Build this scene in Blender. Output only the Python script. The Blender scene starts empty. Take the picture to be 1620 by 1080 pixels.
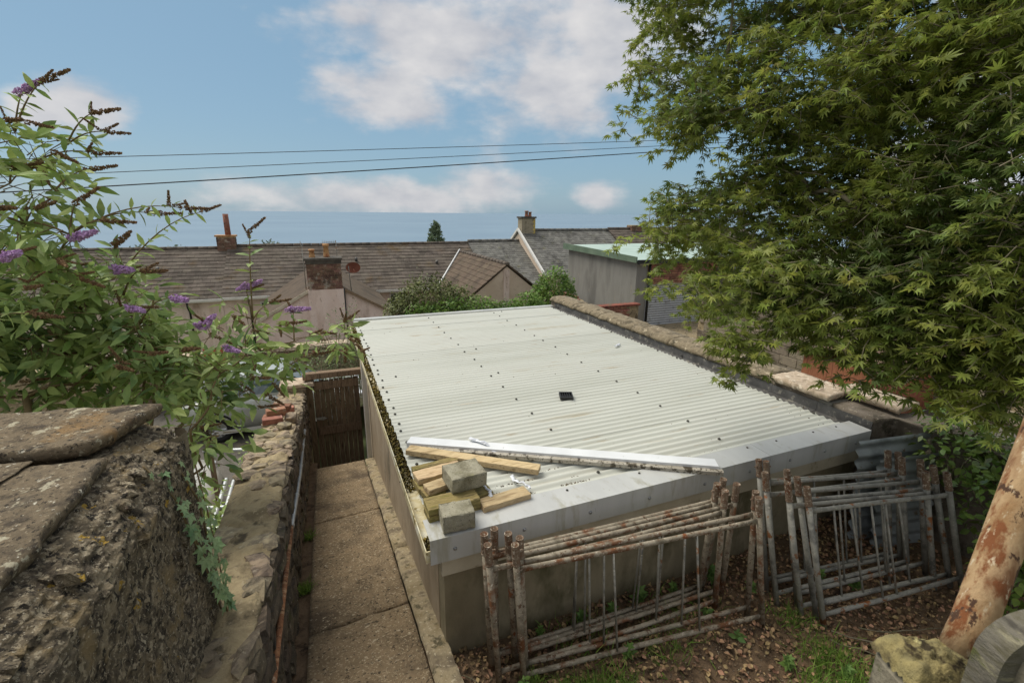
import bpy, math, random
import numpy as np
from mathutils import Vector, Matrix, noise as mn

# ------------------------------------------------------------------ camera
scene = bpy.context.scene
COL = scene.collection
CZ = 2.8
YAW, PITCH, ROLL = math.radians(22.5), math.atan(203.0 / 745.0), math.radians(0.6)
cam_data = bpy.data.cameras.new("camera")
cam_data.lens = 745.0 / 1620.0 * 36.0
cam_data.sensor_width = 36.0
cam_data.clip_start = 0.02
cam_data.clip_end = 60000
cam_data.dof.use_dof = True
cam_data.dof.focus_distance = 4.5
cam_data.dof.aperture_fstop = 11
cam = bpy.data.objects.new("camera", cam_data)
COL.objects.link(cam)
_F = Vector((math.cos(PITCH) * math.sin(YAW), math.cos(PITCH) * math.cos(YAW), -math.sin(PITCH)))
_U = Vector((math.sin(PITCH) * math.sin(YAW), math.sin(PITCH) * math.cos(YAW), math.cos(PITCH)))
_R = Vector((math.cos(YAW), -math.sin(YAW), 0))
_X = _R * math.cos(ROLL) + _U * math.sin(ROLL)
_Y = -_R * math.sin(ROLL) + _U * math.cos(ROLL)
_m = Matrix((_X, _Y, -_F)).transposed().to_4x4()
_m.translation = (0, 0, CZ)
cam.matrix_world = _m
scene.camera = cam

# ------------------------------------------------------------------ light, sky, exposure
SUN_EL, SUN_AZ = math.radians(56), math.radians(-40)     # azimuth from +Y towards +X
world = bpy.data.worlds.new("World")
scene.world = world
world.use_nodes = True
wt = world.node_tree
wt.nodes.clear()


def wn(kind, **kw):
    n = wt.nodes.new(kind)
    for k, v in kw.items():
        setattr(n, k, v)
    return n


def wmath(op, a, b=None, c=None, clamp=False):
    n = wn('ShaderNodeMath', operation=op, use_clamp=clamp)
    for i, v in enumerate((a, b, c)):
        if v is None:
            continue
        if isinstance(v, (int, float)):
            n.inputs[i].default_value = v
        else:
            wt.links.new(v, n.inputs[i])
    return n.outputs[0]


sky = wn('ShaderNodeTexSky', sky_type='NISHITA', sun_disc=False)
sky.sun_elevation = SUN_EL
sky.sun_rotation = SUN_AZ
sky.altitude = 100
sky.air_density = 1.0
sky.dust_density = 0.8
sky.ozone_density = 1.0
tc = wn('ShaderNodeTexCoord')
sep = wn('ShaderNodeSeparateXYZ')
wt.links.new(tc.outputs['Generated'], sep.inputs[0])
az = wmath('ARCTAN2', sep.outputs[0], sep.outputs[1])
el = wmath('ARCSINE', sep.outputs[2])
comb = wn('ShaderNodeCombineXYZ')
wt.links.new(az, comb.inputs[0])
wt.links.new(wmath('MULTIPLY', el, 1.9), comb.inputs[1])
n1 = wn('ShaderNodeTexNoise')
n1.inputs['Scale'].default_value = 6.5
n1.inputs['Detail'].default_value = 8
n1.inputs['Roughness'].default_value = 0.56
wt.links.new(comb.outputs[0], n1.inputs['Vector'])
n2 = wn('ShaderNodeTexNoise')
n2.inputs['Scale'].default_value = 1.7
n2.inputs['Detail'].default_value = 3
wt.links.new(comb.outputs[0], n2.inputs['Vector'])
n3 = wn('ShaderNodeTexNoise')
n3.inputs['Scale'].default_value = 11
n3.inputs['Detail'].default_value = 5
wt.links.new(comb.outputs[0], n3.inputs['Vector'])
CLOUDS = [(-0.298, 0.149, 0.061, 0.047), (-0.355, 0.133, 0.034, 0.029), (0.149, 0.208, 0.142, 0.074),
          (0.328, 0.296, 0.315, 0.086), (0.472, 0.237, 0.209, 0.106), (0.2, 0.309, 0.175, 0.062),
          (0.585, 0.303, 0.174, 0.088), (0.126, 0.027, 0.289, 0.04), (0.332, 0.045, 0.121, 0.054),
          (-0.071, -0.02, 0.122, 0.027), (0.567, 0.035, 0.055, 0.03), (0.102, 0.323, 0.077, 0.035)]
dens = None
for a0, e0, sa, se in CLOUDS:
    u = wmath('MULTIPLY', wmath('SUBTRACT', az, a0), 1 / sa)
    v = wmath('MULTIPLY', wmath('SUBTRACT', el, e0), 1 / se)
    r = wmath('SQRT', wmath('ADD', wmath('MULTIPLY', u, u), wmath('MULTIPLY', v, v)))
    b = wmath('SUBTRACT', 1.0, r)
    dens = b if dens is None else wmath('MAXIMUM', dens, b)
dens = wmath('MAXIMUM', dens, -1.0)
# the unseen rest of the sky: denser cloud added to neutralise its blue light
gen = wmath('MULTIPLY', wmath('SUBTRACT', n2.outputs[0], 0.30), 4.0)
away = wmath('SUBTRACT', wmath('ABSOLUTE', wmath('SUBTRACT', az, 0.15)), 0.75)
away = wmath('MAXIMUM', away, wmath('SUBTRACT', el, 0.42))
away = wmath('MULTIPLY', away, 6.0, clamp=True)
gen = wmath('ADD', gen, wmath('MULTIPLY', wmath('SUBTRACT', away, 1.0), 3.0))
dens = wmath('MAXIMUM', dens, gen)
d2 = wmath('ADD', wmath('MULTIPLY', dens, 0.95), wmath('MULTIPLY', wmath('SUBTRACT', n1.outputs[0], 0.43), 2.3))
mask = wn('ShaderNodeMapRange', interpolation_type='SMOOTHSTEP')
mask.inputs['From Min'].default_value = 0.0
mask.inputs['From Max'].default_value = 0.8
mask.inputs['To Max'].default_value = 0.92
wt.links.new(d2, mask.inputs['Value'])
shade = wn('ShaderNodeMapRange')
shade.inputs['From Min'].default_value = 0.35
shade.inputs['From Max'].default_value = 0.68
wt.links.new(wmath('ADD', wmath('MULTIPLY', n3.outputs[0], 0.6), wmath('MULTIPLY', n1.outputs[0], 0.4)), shade.inputs['Value'])
ccol = wn('ShaderNodeMix', data_type='RGBA')
ccol.inputs[6].default_value = (2.1, 2.15, 2.35, 1)
ccol.inputs[7].default_value = (3.3, 3.2, 3.15, 1)
wt.links.new(shade.outputs[0], ccol.inputs[0])
tint = wn('ShaderNodeMix', data_type='RGBA')          # thin high veil greys the blue a little
tint.inputs[0].default_value = 0.88
tint.inputs[7].default_value = (0.82, 1.42, 1.92, 1)
wt.links.new(sky.outputs[0], tint.inputs[6])
smix = wn('ShaderNodeMix', data_type='RGBA')
wt.links.new(mask.outputs[0], smix.inputs[0])
wt.links.new(tint.outputs[2], smix.inputs[6])
wt.links.new(ccol.outputs[2], smix.inputs[7])
bg = wn('ShaderNodeBackground')
bg.inputs['Strength'].default_value = 0.11
wt.links.new(smix.outputs[2], bg.inputs['Color'])
wo = wn('ShaderNodeOutputWorld')
wt.links.new(bg.outputs[0], wo.inputs['Surface'])

sun_data = bpy.data.lights.new("sun", 'SUN')
sun_data.energy = 1.7
sun_data.angle = math.radians(38)
sun_data.color = (1.0, 0.95, 0.86)
sun = bpy.data.objects.new("sun", sun_data)
COL.objects.link(sun)
_d = Vector((math.cos(SUN_EL) * math.sin(SUN_AZ), math.cos(SUN_EL) * math.cos(SUN_AZ), math.sin(SUN_EL)))
sun.rotation_euler = _d.to_track_quat('Z', 'Y').to_euler()
sun.location = (0, 0, 30)

scene.view_settings.view_transform = 'Standard'
scene.view_settings.look = 'None'
scene.view_settings.exposure = 1.1
scene.view_settings.gamma = 1.0
scene.view_settings.use_curve_mapping = False
scene.cycles.max_bounces = 4
scene.cycles.diffuse_bounces = 3
scene.cycles.transparent_max_bounces = 4

# ------------------------------------------------------------------ helpers: materials
rng = random.Random(11)
nr = np.random.default_rng(11)


def rgb(h, k=1.0):
    """sRGB hex string to a linear colour."""
    out = []
    for i in (0, 2, 4):
        c = int(h[i:i + 2], 16) / 255
        out.append((c / 12.92 if c <= 0.04045 else ((c + 0.055) / 1.055) ** 2.4) * k)
    return tuple(out) + (1.0,)


def M(name, cols, scale=4.0, rough=0.8, bump=0.3, bscale=45.0, bdist=0.01, island=0.0, metal=0.0, spots=(),
      trans=0.0, stretch=(1, 1, 1), detail=6, spec=0.35, coat=0.0):
    """Procedural material: noise colour ramp + noise-shaped stains + per-piece brightness + bump."""
    m = bpy.data.materials.new(name)
    m.use_nodes = True
    t = m.node_tree
    N, L = t.nodes, t.links
    b = N['Principled BSDF']
    geo = N.new('ShaderNodeNewGeometry')
    mp = N.new('ShaderNodeMapping')
    mp.inputs['Scale'].default_value = stretch
    L.new(geo.outputs['Position'], mp.inputs['Vector'])

    def noise(s, d=detail, r=0.6, off=0.0):
        n = N.new('ShaderNodeTexNoise')
        n.inputs['Scale'].default_value = s
        n.inputs['Detail'].default_value = d
        n.inputs['Roughness'].default_value = r
        if off:
            a = N.new('ShaderNodeVectorMath')
            a.operation = 'ADD'
            a.inputs[1].default_value = (off, off * 1.7, off * 0.6)
            L.new(mp.outputs[0], a.inputs[0])
            L.new(a.outputs[0], n.inputs['Vector'])
        else:
            L.new(mp.outputs[0], n.inputs['Vector'])
        return n.outputs[0]

    ramp = N.new('ShaderNodeValToRGB')
    ramp.color_ramp.elements[0].position = 0.36
    ramp.color_ramp.elements[1].position = 0.64
    k = len(cols)
    ramp.color_ramp.elements[0].color = cols[0]
    ramp.color_ramp.elements[1].color = cols[-1]
    for i in range(1, k - 1):
        e = ramp.color_ramp.elements.new(0.36 + 0.28 * i / (k - 1))
        e.color = cols[i]
    L.new(noise(scale), ramp.inputs[0])
    out = ramp.outputs[0]
    for i, (s, th, w, c) in enumerate(spots):
        r = N.new('ShaderNodeMapRange')
        r.interpolation_type = 'SMOOTHSTEP'
        r.inputs['From Min'].default_value = th - 0.05
        r.inputs['From Max'].default_value = th - 0.05 + w
        L.new(noise(s, 5, 0.65, 3.1 * (i + 1)), r.inputs['Value'])
        mx = N.new('ShaderNodeMix')
        mx.data_type = 'RGBA'
        mx.inputs[7].default_value = c
        L.new(r.outputs[0], mx.inputs[0])
        L.new(out, mx.inputs[6])
        out = mx.outputs[2]
    if island:
        oi = N.new('ShaderNodeObjectInfo')
        a = N.new('ShaderNodeMath')
        a.operation = 'ADD'
        L.new(geo.outputs['Random Per Island'], a.inputs[0])
        L.new(oi.outputs['Random'], a.inputs[1])
        fr = N.new('ShaderNodeMath')
        fr.operation = 'FRACT'
        L.new(a.outputs[0], fr.inputs[0])
        r = N.new('ShaderNodeMapRange')
        r.inputs['To Min'].default_value = 1 - island
        r.inputs['To Max'].default_value = 1 + island
        L.new(fr.outputs[0], r.inputs['Value'])
        hs = N.new('ShaderNodeHueSaturation')
        L.new(r.outputs[0], hs.inputs['Value'])
        r2 = N.new('ShaderNodeMapRange')
        r2.inputs['To Min'].default_value = 0.5 - island * 0.05
        r2.inputs['To Max'].default_value = 0.5 + island * 0.05
        fr2 = N.new('ShaderNodeMath')
        fr2.operation = 'FRACT'
        m7 = N.new('ShaderNodeMath')
        m7.operation = 'MULTIPLY'
        m7.inputs[1].default_value = 7.3
        L.new(a.outputs[0], m7.inputs[0])
        L.new(m7.outputs[0], fr2.inputs[0])
        L.new(fr2.outputs[0], r2.inputs['Value'])
        L.new(r2.outputs[0], hs.inputs['Hue'])
        L.new(out, hs.inputs['Color'])
        out = hs.outputs[0]
    L.new(out, b.inputs['Base Color'])
    b.inputs['Roughness'].default_value = rough
    b.inputs['Metallic'].default_value = metal
    b.inputs['Specular IOR Level'].default_value = spec
    if coat:
        b.inputs['Coat Weight'].default_value = coat
        b.inputs['Coat Roughness'].default_value = 0.08
    if bump:
        bn = N.new('ShaderNodeBump')
        bn.inputs['Strength'].default_value = bump
        bn.inputs['Distance'].default_value = bdist
        L.new(noise(bscale, 6, 0.65, 1.3), bn.inputs['Height'])
        L.new(bn.outputs[0], b.inputs['Normal'])
    if trans:
        tr = N.new('ShaderNodeBsdfTranslucent')
        L.new(out, tr.inputs['Color'])
        ms = N.new('ShaderNodeMixShader')
        ms.inputs[0].default_value = trans
        L.new(b.outputs[0], ms.inputs[1])
        L.new(tr.outputs[0], ms.inputs[2])
        L.new(ms.outputs[0], N['Material Output'].inputs['Surface'])
    return m


# ------------------------------------------------------------------ helpers: geometry
ORG = {}


class MB:
    def __init__(s):
        s.v, s.f = [], []

    def add(s, vs, fs):
        n = len(s.v)
        s.v += [tuple(v) for v in vs]
        s.f += [tuple(i + n for i in f) for f in fs]
        return s

    def box(s, x0, x1, y0, y1, z0, z1):
        return s.add([(x0, y0, z0), (x1, y0, z0), (x1, y1, z0), (x0, y1, z0), (x0, y0, z1), (x1, y0, z1), (x1, y1, z1), (x0, y1, z1)],
                     [(0, 3, 2, 1), (4, 5, 6, 7), (0, 1, 5, 4), (1, 2, 6, 5), (2, 3, 7, 6), (3, 0, 4, 7)])

    def obox(s, c, ux, uy, uz, j=0.0, ch=0.0):
        """oriented box: centre + three half-extent vectors, jittered corners; ch = chamfer fraction in metres"""
        c, ux, uy, uz = Vector(c), Vector(ux), Vector(uy), Vector(uz)
        if ch:
            lx, ly, lz = ux.length, uy.length, uz.length
            vs = []
            idx = {}
            for sx in (-1, 1):
                for sy in (-1, 1):
                    for sz in (-1, 1):
                        jx = Vector((rng.uniform(-j, j), rng.uniform(-j, j), rng.uniform(-j, j)))
                        for a in range(3):
                            k = [1 - ch / lx, 1 - ch / ly, 1 - ch / lz]
                            k[a] = 1
                            idx[(sx, sy, sz, a)] = len(vs)
                            vs.append(c + ux * sx * k[0] + uy * sy * k[1] + uz * sz * k[2] + jx)
            fs = []
            I = lambda x, y, z, a: idx[(x, y, z, a)]
            for q in (-1, 1):
                fs.append((I(q, -1, -1, 0), I(q, 1, -1, 0), I(q, 1, 1, 0), I(q, -1, 1, 0)))
                fs.append((I(-1, q, -1, 1), I(1, q, -1, 1), I(1, q, 1, 1), I(-1, q, 1, 1)))
                fs.append((I(-1, -1, q, 2), I(1, -1, q, 2), I(1, 1, q, 2), I(-1, 1, q, 2)))
                for p in (-1, 1):
                    fs.append((I(q, p, -1, 0), I(q, p, 1, 0), I(q, p, 1, 1), I(q, p, -1, 1)))
                    fs.append((I(q, -1, p, 0), I(q, 1, p, 0), I(q, 1, p, 2), I(q, -1, p, 2)))
                    fs.append((I(-1, q, p, 1), I(1, q, p, 1), I(1, q, p, 2), I(-1, q, p, 2)))
                    for w in (-1, 1):
                        fs.append((I(q, p, w, 0), I(q, p, w, 1), I(q, p, w, 2)))
            # orient outward
            ff = []
            for f in fs:
                a, b2, d = vs[f[0]], vs[f[1]], vs[f[2]]
                nrm = (b2 - a).cross(d - a)
                mid = sum((vs[i] for i in f), Vector()) / len(f)
                ff.append(f if nrm.dot(mid - c) > 0 else tuple(reversed(f)))
            return s.add(vs, ff)
        vs = []
        for sx, sy, sz in ((-1, -1, -1), (1, -1, -1), (1, 1, -1), (-1, 1, -1), (-1, -1, 1), (1, -1, 1), (1, 1, 1), (-1, 1, 1)):
            vs.append(c + ux * sx + uy * sy + uz * sz + Vector((rng.uniform(-j, j), rng.uniform(-j, j), rng.uniform(-j, j))))
        return s.add(vs, [(0, 3, 2, 1), (4, 5, 6, 7), (0, 1, 5, 4), (1, 2, 6, 5), (2, 3, 7, 6), (3, 0, 4, 7)])

    def rough_box(s, c, ux, uy, uz, n=(8, 8, 5), amp=0.003, chip=0.008, seed=0.0):
        """subdivided box with worn edges and a slightly uneven surface; displacement depends on place only, so seams close"""
        c, ux, uy, uz = Vector(c), Vector(ux), Vector(uy), Vector(uz)
        U = (ux, uy, uz)
        dn = [u.normalized() for u in U]
        ln = [u.length for u in U]

        def pt(q):
            p = c + ux * q[0] + uy * q[1] + uz * q[2]
            near = sorted((1 - abs(q[i])) * ln[i] for i in range(3))
            e = max(0.0, 1 - near[1] / (chip * 1.6))
            w = fbm(p.x * 30 + seed, p.y * 30, p.z * 30)
            for i in range(3):
                if abs(q[i]) > 0.999:
                    k = -e * chip * (0.45 + 0.8 * max(0, w)) + amp * fbm(p.x * 22, p.y * 22 + seed, p.z * 22 + i)
                    p = p + dn[i] * (1 if q[i] > 0 else -1) * k
            return p
        for a in range(3):
            b, d = (a + 1) % 3, (a + 2) % 3
            for sg in (-1, 1):
                def fn(u, v, a=a, b=b, d=d, sg=sg):
                    q = [0, 0, 0]
                    q[a] = sg
                    # crowd the subdivisions at the edges
                    q[b] = math.sin((2 * u - 1) * math.pi / 2)
                    q[d] = math.sin((2 * v - 1) * math.pi / 2)
                    return pt(q)
                s.grid(fn, n[b], n[d])
        return s

    def tube(s, pts, r, n=8, caps=True, squash=None):
        pts = [Vector(p) for p in pts]
        rs = r if isinstance(r, (list, tuple)) else [r] * len(pts)
        rings = []
        up = None
        for i, p in enumerate(pts):
            d = (pts[min(i + 1, len(pts) - 1)] - pts[max(i - 1, 0)])
            if d.length < 1e-9:
                d = Vector((0, 0, 1))
            d.normalize()
            if up is None:
                up = Vector((0, 0, 1)) if abs(d.z) < 0.9 else Vector((0, 1, 0))
            a = d.cross(up)
            if a.length < 1e-6:
                a = d.orthogonal()
            a.normalize()
            b = a.cross(d).normalized()
            up = b
            kx, ky = squash[i] if squash else (1, 1)
            rings.append([p + a * math.cos(2 * math.pi * k / n) * rs[i] * kx + b * math.sin(2 * math.pi * k / n) * rs[i] * ky for k in range(n)])
        vs = [v for q in rings for v in q]
        fs = []
        for i in range(len(pts) - 1):
            for k in range(n):
                k2 = (k + 1) % n
                fs.append((i * n + k, i * n + k2, (i + 1) * n + k2, (i + 1) * n + k))
        if caps:
            fs.append(tuple(range(n))[::-1])
            fs.append(tuple((len(pts) - 1) * n + k for k in range(n)))
        return s.add(vs, fs)

    def pipe(s, a, b, r, wall=0.004, n=12, depth=0.08):
        """open-ended pipe: outer skin, end rims and the first stretch of the bore at both ends"""
        a, b = Vector(a), Vector(b)
        d = (b - a).normalized()
        s.tube([a, b], r, n, caps=False)
        o = d.orthogonal().normalized()
        q = d.cross(o)
        for p, sg in ((a, 1), (b, -1)):
            R0 = [p + (o * math.cos(2 * math.pi * k / n) + q * math.sin(2 * math.pi * k / n)) * r for k in range(n)]
            R1 = [p + (o * math.cos(2 * math.pi * k / n) + q * math.sin(2 * math.pi * k / n)) * (r - wall) for k in range(n)]
            R2 = [v + d * sg * depth for v in R1]
            fs = []
            for k in range(n):
                k2 = (k + 1) % n
                fs.append((k, k2, n + k2, n + k))
                fs.append((n + k, n + k2, 2 * n + k2, 2 * n + k))
            fs.append(tuple(2 * n + k for k in range(n)))
            s.add(R0 + R1 + R2, fs)
        return s

    def prism(s, prof, axis, a, b):
        """extrude a closed 2-D profile along an axis: 'x' -> (y,z), 'y' -> (x,z), 'z' -> (x,y)"""
        mk = {'x': lambda u, v, w: (w, u, v), 'y': lambda u, v, w: (u, w, v), 'z': lambda u, v, w: (u, v, w)}[axis]
        n = len(prof)
        vs = [mk(u, v, a) for u, v in prof] + [mk(u, v, b) for u, v in prof]
        fs = [(i, (i + 1) % n, n + (i + 1) % n, n + i) for i in range(n)]
        fs += [tuple(range(n))[::-1], tuple(range(n, 2 * n))]
        return s.add(vs, fs)

    def grid(s, fn, nu, nv):
        vs = [fn(i / nu, j / nv) for i in range(nu + 1) for j in range(nv + 1)]
        fs = [(i * (nv + 1) + j, (i + 1) * (nv + 1) + j, (i + 1) * (nv + 1) + j + 1, i * (nv + 1) + j + 1) for i in range(nu) for j in range(nv)]
        return s.add(vs, fs)

    def mesh(s, name, mat, o=(0, 0, 0), smooth=False):
        me = bpy.data.meshes.new(name)
        me.from_pydata([(x - o[0], y - o[1], z - o[2]) for x, y, z in s.v], [], s.f)
        if mat:
            me.materials.append(mat)
        if smooth:
            me.polygons.foreach_set('use_smooth', [True] * len(me.polygons))
        me.update()
        return me

    def obj(s, name, mat, parent=None, smooth=False, fix=True):
        o = ORG[parent] if parent else (0, 0, 0)
        me = s.mesh(name, mat, o, smooth)
        if fix:
            import bmesh
            bm = bmesh.new()
            bm.from_mesh(me)
            bmesh.ops.recalc_face_normals(bm, faces=bm.faces)
            bm.to_mesh(me)
            bm.free()
        ob = bpy.data.objects.new(name, me)
        COL.objects.link(ob)
        if parent:
            ob.parent = parent
        ORG[ob] = o
        return ob


def tag(o, label=None, cat=None, group=None, kind=None):
    for k, v in (('label', label), ('category', cat), ('group', group), ('kind', kind)):
        if v:
            o[k] = v
    return o


def thing(name, label, cat, loc, group=None):
    o = bpy.data.objects.new(name, None)
    o.empty_display_size = 0.1
    COL.objects.link(o)
    o.location = loc
    ORG[o] = tuple(loc)
    return tag(o, label, cat, group)


def solo(name, mb, mat, label, cat, group=None, smooth=False):
    """a thing of one mesh, its origin at the middle of its base"""
    a = np.array(mb.v)
    lo, hi = a.min(0), a.max(0)
    c = ((lo[0] + hi[0]) / 2, (lo[1] + hi[1]) / 2, lo[2])
    mb.v = [(x - c[0], y - c[1], z - c[2]) for x, y, z in mb.v]
    o = mb.obj(name, mat, None, smooth)
    o.location = [float(q) for q in c]
    ORG[o] = c
    return tag(o, label, cat, group)


def struct(name, mb, mat, smooth=False):
    return tag(mb.obj(name, mat, None, smooth), kind='structure')


def inst(name, me, mw, parent):
    """an object that shares mesh data, placed by world matrix under its thing"""
    o = bpy.data.objects.new(name, me)
    COL.objects.link(o)
    o.parent = parent
    m = mw.copy()
    m.translation = m.translation - Vector(ORG[parent])
    o.matrix_basis = m
    ORG[o] = ORG[parent]
    return o


def TRS(loc, rot=(0, 0, 0), sc=(1, 1, 1)):
    from mathutils import Euler
    return Matrix.Translation(loc) @ Euler(rot).to_matrix().to_4x4() @ Matrix.Diagonal((*sc, 1))


def bulk(name, tv, tf, R, T, mat, parent=None, smooth=False, kind=None):
    """many copies of one small triangle template joined in a mesh. R: (n,3,3), T: (n,3)"""
    o = np.array(ORG[parent] if parent else (0, 0, 0))
    tv = np.array(tv, float)
    tf = np.array(tf, int)
    n = len(T)
    V = np.einsum('nij,kj->nki', R, tv) + (T - o)[:, None, :]
    k = len(tv)
    F = (tf[None] + (np.arange(n) * k)[:, None, None]).reshape(-1)
    me = bpy.data.meshes.new(name)
    me.vertices.add(n * k)
    me.vertices.foreach_set('co', V.reshape(-1))
    nf = n * len(tf)
    me.loops.add(nf * 3)
    me.loops.foreach_set('vertex_index', F.astype(np.int32))
    me.polygons.add(nf)
    me.polygons.foreach_set('loop_start', np.arange(0, nf * 3, 3, dtype=np.int32))
    me.polygons.foreach_set('loop_total', np.full(nf, 3, dtype=np.int32))
    if smooth:
        me.polygons.foreach_set('use_smooth', np.ones(nf, dtype=bool))
    me.materials.append(mat)
    me.update(calc_edges=True)
    ob = bpy.data.objects.new(name, me)
    COL.objects.link(ob)
    if parent:
        ob.parent = parent
    ORG[ob] = tuple(o)
    if kind:
        ob['kind'] = kind
    return ob


def templ_mesh(name, tv, tf, mat, smooth=False):
    me = bpy.data.meshes.new(name)
    me.from_pydata([tuple(v) for v in tv], [], [tuple(f) for f in tf])
    me.materials.append(mat)
    if smooth:
        me.polygons.foreach_set('use_smooth', [True] * len(me.polygons))
    return me


def frames(D, Nn, S):
    """rotation*scale matrices with local +Y along D and +Z close to Nn"""
    D = D / np.linalg.norm(D, axis=1, keepdims=True)
    X = np.cross(D, Nn)
    X /= np.linalg.norm(X, axis=1, keepdims=True) + 1e-9
    Zz = np.cross(X, D)
    R = np.stack([X, D, Zz], axis=2)
    return R * S[:, None, None]


def fbm(x, y, z=0.0, o=4):
    return mn.fractal(Vector((x, y, z)), 1.0, 2.0, o)


# rocky stone variants, each about 1 x 1 x 1
def make_stones(name, mat, n=8, j=0.13, rnd=0.22):
    out = []
    for i in range(n):
        vs, key = [], {}
        for a in range(3):
            for b in range(3):
                for c in range(3):
                    if (a, b, c) == (1, 1, 1):
                        continue
                    p = Vector((a - 1, b - 1, c - 1)) * 0.5
                    q = sum(1 for t in (a, b, c) if t != 1)
                    p *= (1.0, 1.0, 1 - rnd * 0.35, 1 - rnd)[q]
                    p += Vector((rng.uniform(-j, j), rng.uniform(-j, j), rng.uniform(-j, j))) * 0.7
                    key[(a, b, c)] = len(vs)
                    vs.append(p)
        fs = []
        for ax in range(3):
            for sd in (0, 2):
                for u in range(2):
                    for w in range(2):
                        q = []
                        for du, dw in ((0, 0), (1, 0), (1, 1), (0, 1)):
                            k = [0, 0, 0]
                            k[ax] = sd
                            k[(ax + 1) % 3] = u + du
                            k[(ax + 2) % 3] = w + dw
                            q.append(key[tuple(k)])
                        fs.append(tuple(q) if sd else tuple(reversed(q)))
        out.append(templ_mesh(name, vs, fs, mat))
    return out


# ------------------------------------------------------------------ materials
m_roofmetal = M('cream_roof_sheet', [rgb('b9bbb0'), rgb('c4c6bc'), rgb('bebfb5')], scale=0.9, rough=0.42, bump=0.03, bscale=30, island=0.025,
                spots=[(2.2, 0.62, 0.16, rgb('aca48d')), (7, 0.67, 0.08, rgb('b3ab98')), (38, 0.74, 0.04, rgb('857c64'))], stretch=(0.22, 2.0, 1), spec=0.5)
m_flash = M('white_flashing', [rgb('b2b3b0'), rgb('bfc0bc')], scale=1.6, rough=0.35, bump=0.02, spots=[(30, 0.73, 0.04, rgb('8c8872')), (5, 0.58, 0.2, rgb('a3a193'))], spec=0.5, stretch=(2.5, 1, 0.4))
m_gutter = M('cream_gutter', [rgb('d5cdb0'), rgb('c6b98f'), rgb('e0dcc8')], scale=6, rough=0.5, bump=0.1, spots=[(14, 0.6, 0.1, rgb('8a7a4a'))])
m_render = M('tan_render', [rgb('8d7d66'), rgb('9f907a'), rgb('877862')], scale=2.2, rough=0.95, bump=0.5, bscale=120, bdist=0.006,
             spots=[(2.5, 0.58, 0.2, rgb('6c624f')), (14, 0.66, 0.1, rgb('a8997f'))], stretch=(1, 1, 0.5))
m_render_moss = M('mossy_render', [rgb('7d745d'), rgb('8e846b'), rgb('6a624c')], scale=2.5, rough=0.95, bump=0.5, bscale=90, bdist=0.006,
                  spots=[(2.2, 0.52, 0.2, rgb('565238')), (9, 0.62, 0.15, rgb('8a7f68'))], stretch=(1, 1, 0.5))
m_cream_board = M('cream_board', [rgb('b5ab94'), rgb('c6bda8')], scale=5, rough=0.6, bump=0.15, spots=[(6, 0.6, 0.15, rgb('8f8468'))])
m_bolt = M('bolt_head', [rgb('33322e'), rgb('55524a')], scale=30, rough=0.5, bump=0)
m_screw = M('galvanised_screw', [rgb('8b8d8d'), rgb('b2b4b4')], scale=30, rough=0.35, metal=0.7, bump=0)
m_lead = M('lead_flashing', [rgb('4b4a48'), rgb('636260')], scale=5, rough=0.6, bump=0.3, spots=[(12, 0.6, 0.1, rgb('8a867c'))])
m_path = M('path_concrete', [rgb('75644c'), rgb('8a775c'), rgb('685944')], scale=2.2, rough=0.95, bump=1.0, bscale=48, bdist=0.02,
           spots=[(60, 0.59, 0.08, rgb('a8987c')), (1.6, 0.56, 0.2, rgb('5c4f3e')), (38, 0.62, 0.06, rgb('453b2e')), (26, 0.66, 0.05, rgb('b5a88f'))])
m_kerb = M('kerb_concrete', [rgb('867759'), rgb('9a8c70'), rgb('6e6250')], scale=6, rough=0.95, bump=0.9, bscale=80, bdist=0.012,
           spots=[(40, 0.63, 0.08, rgb('b8ac92')), (9, 0.6, 0.1, rgb('57503c'))])
m_stone = M('rubble_stone', [rgb('857763'), rgb('a29278'), rgb('74685a'), rgb('b09e83')], scale=5, rough=0.95, bump=0.8, bscale=60, bdist=0.015, island=0.28,
            spots=[(22, 0.64, 0.08, rgb('a89d86')), (9, 0.62, 0.12, rgb('4d4638')), (5, 0.68, 0.1, rgb('7d5f4c'))])
m_stone_shaded = M('shaded_wall_stone', [rgb('4a4237'), rgb('655a4a'), rgb('3d372e')], scale=6, rough=0.95, bump=0.9, bscale=60, bdist=0.015, island=0.3,
                 spots=[(24, 0.64, 0.08, rgb('8a7f6a')), (7, 0.62, 0.12, rgb('4a4a2c'))])  # darker copy of the rubble stone, the wall side's shade painted in
m_mortar = M('sandy_mortar', [rgb('968668'), rgb('ae9d7b'), rgb('82745a')], scale=5, rough=0.97, bump=1.0, bscale=55, bdist=0.02,
             spots=[(35, 0.63, 0.08, rgb('b5a587')), (6, 0.6, 0.12, rgb('5b5140'))])
m_slab = M('coping_slab_stone', [rgb('5f5546'), rgb('7b6d57'), rgb('4b4236')], scale=9, rough=0.95, bump=1.0, bscale=80, bdist=0.012,
           spots=[(16, 0.64, 0.05, rgb('b0a991')), (3.2, 0.62, 0.15, rgb('8a6f4a')), (7, 0.66, 0.1, rgb('3f382e')), (26, 0.68, 0.04, rgb('c8c3b0')), (55, 0.61, 0.06, rgb('3c352b')), (70, 0.63, 0.06, rgb('94876f'))])
m_oldwall = M('weathered_render', [rgb('5d5445'), rgb('857861'), rgb('463e33'), rgb('94866d')], scale=9, rough=0.97, bump=1.0, bscale=75, bdist=0.02,
              spots=[(48, 0.59, 0.06, rgb('aa9d84')), (36, 0.60, 0.06, rgb('2f2a22')), (6, 0.62, 0.12, rgb('8f7d5c')), (3, 0.68, 0.08, rgb('7a5a4c')), (11, 0.70, 0.03, rgb('b3923f')), (90, 0.66, 0.05, rgb('c0b69f'))])
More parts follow.
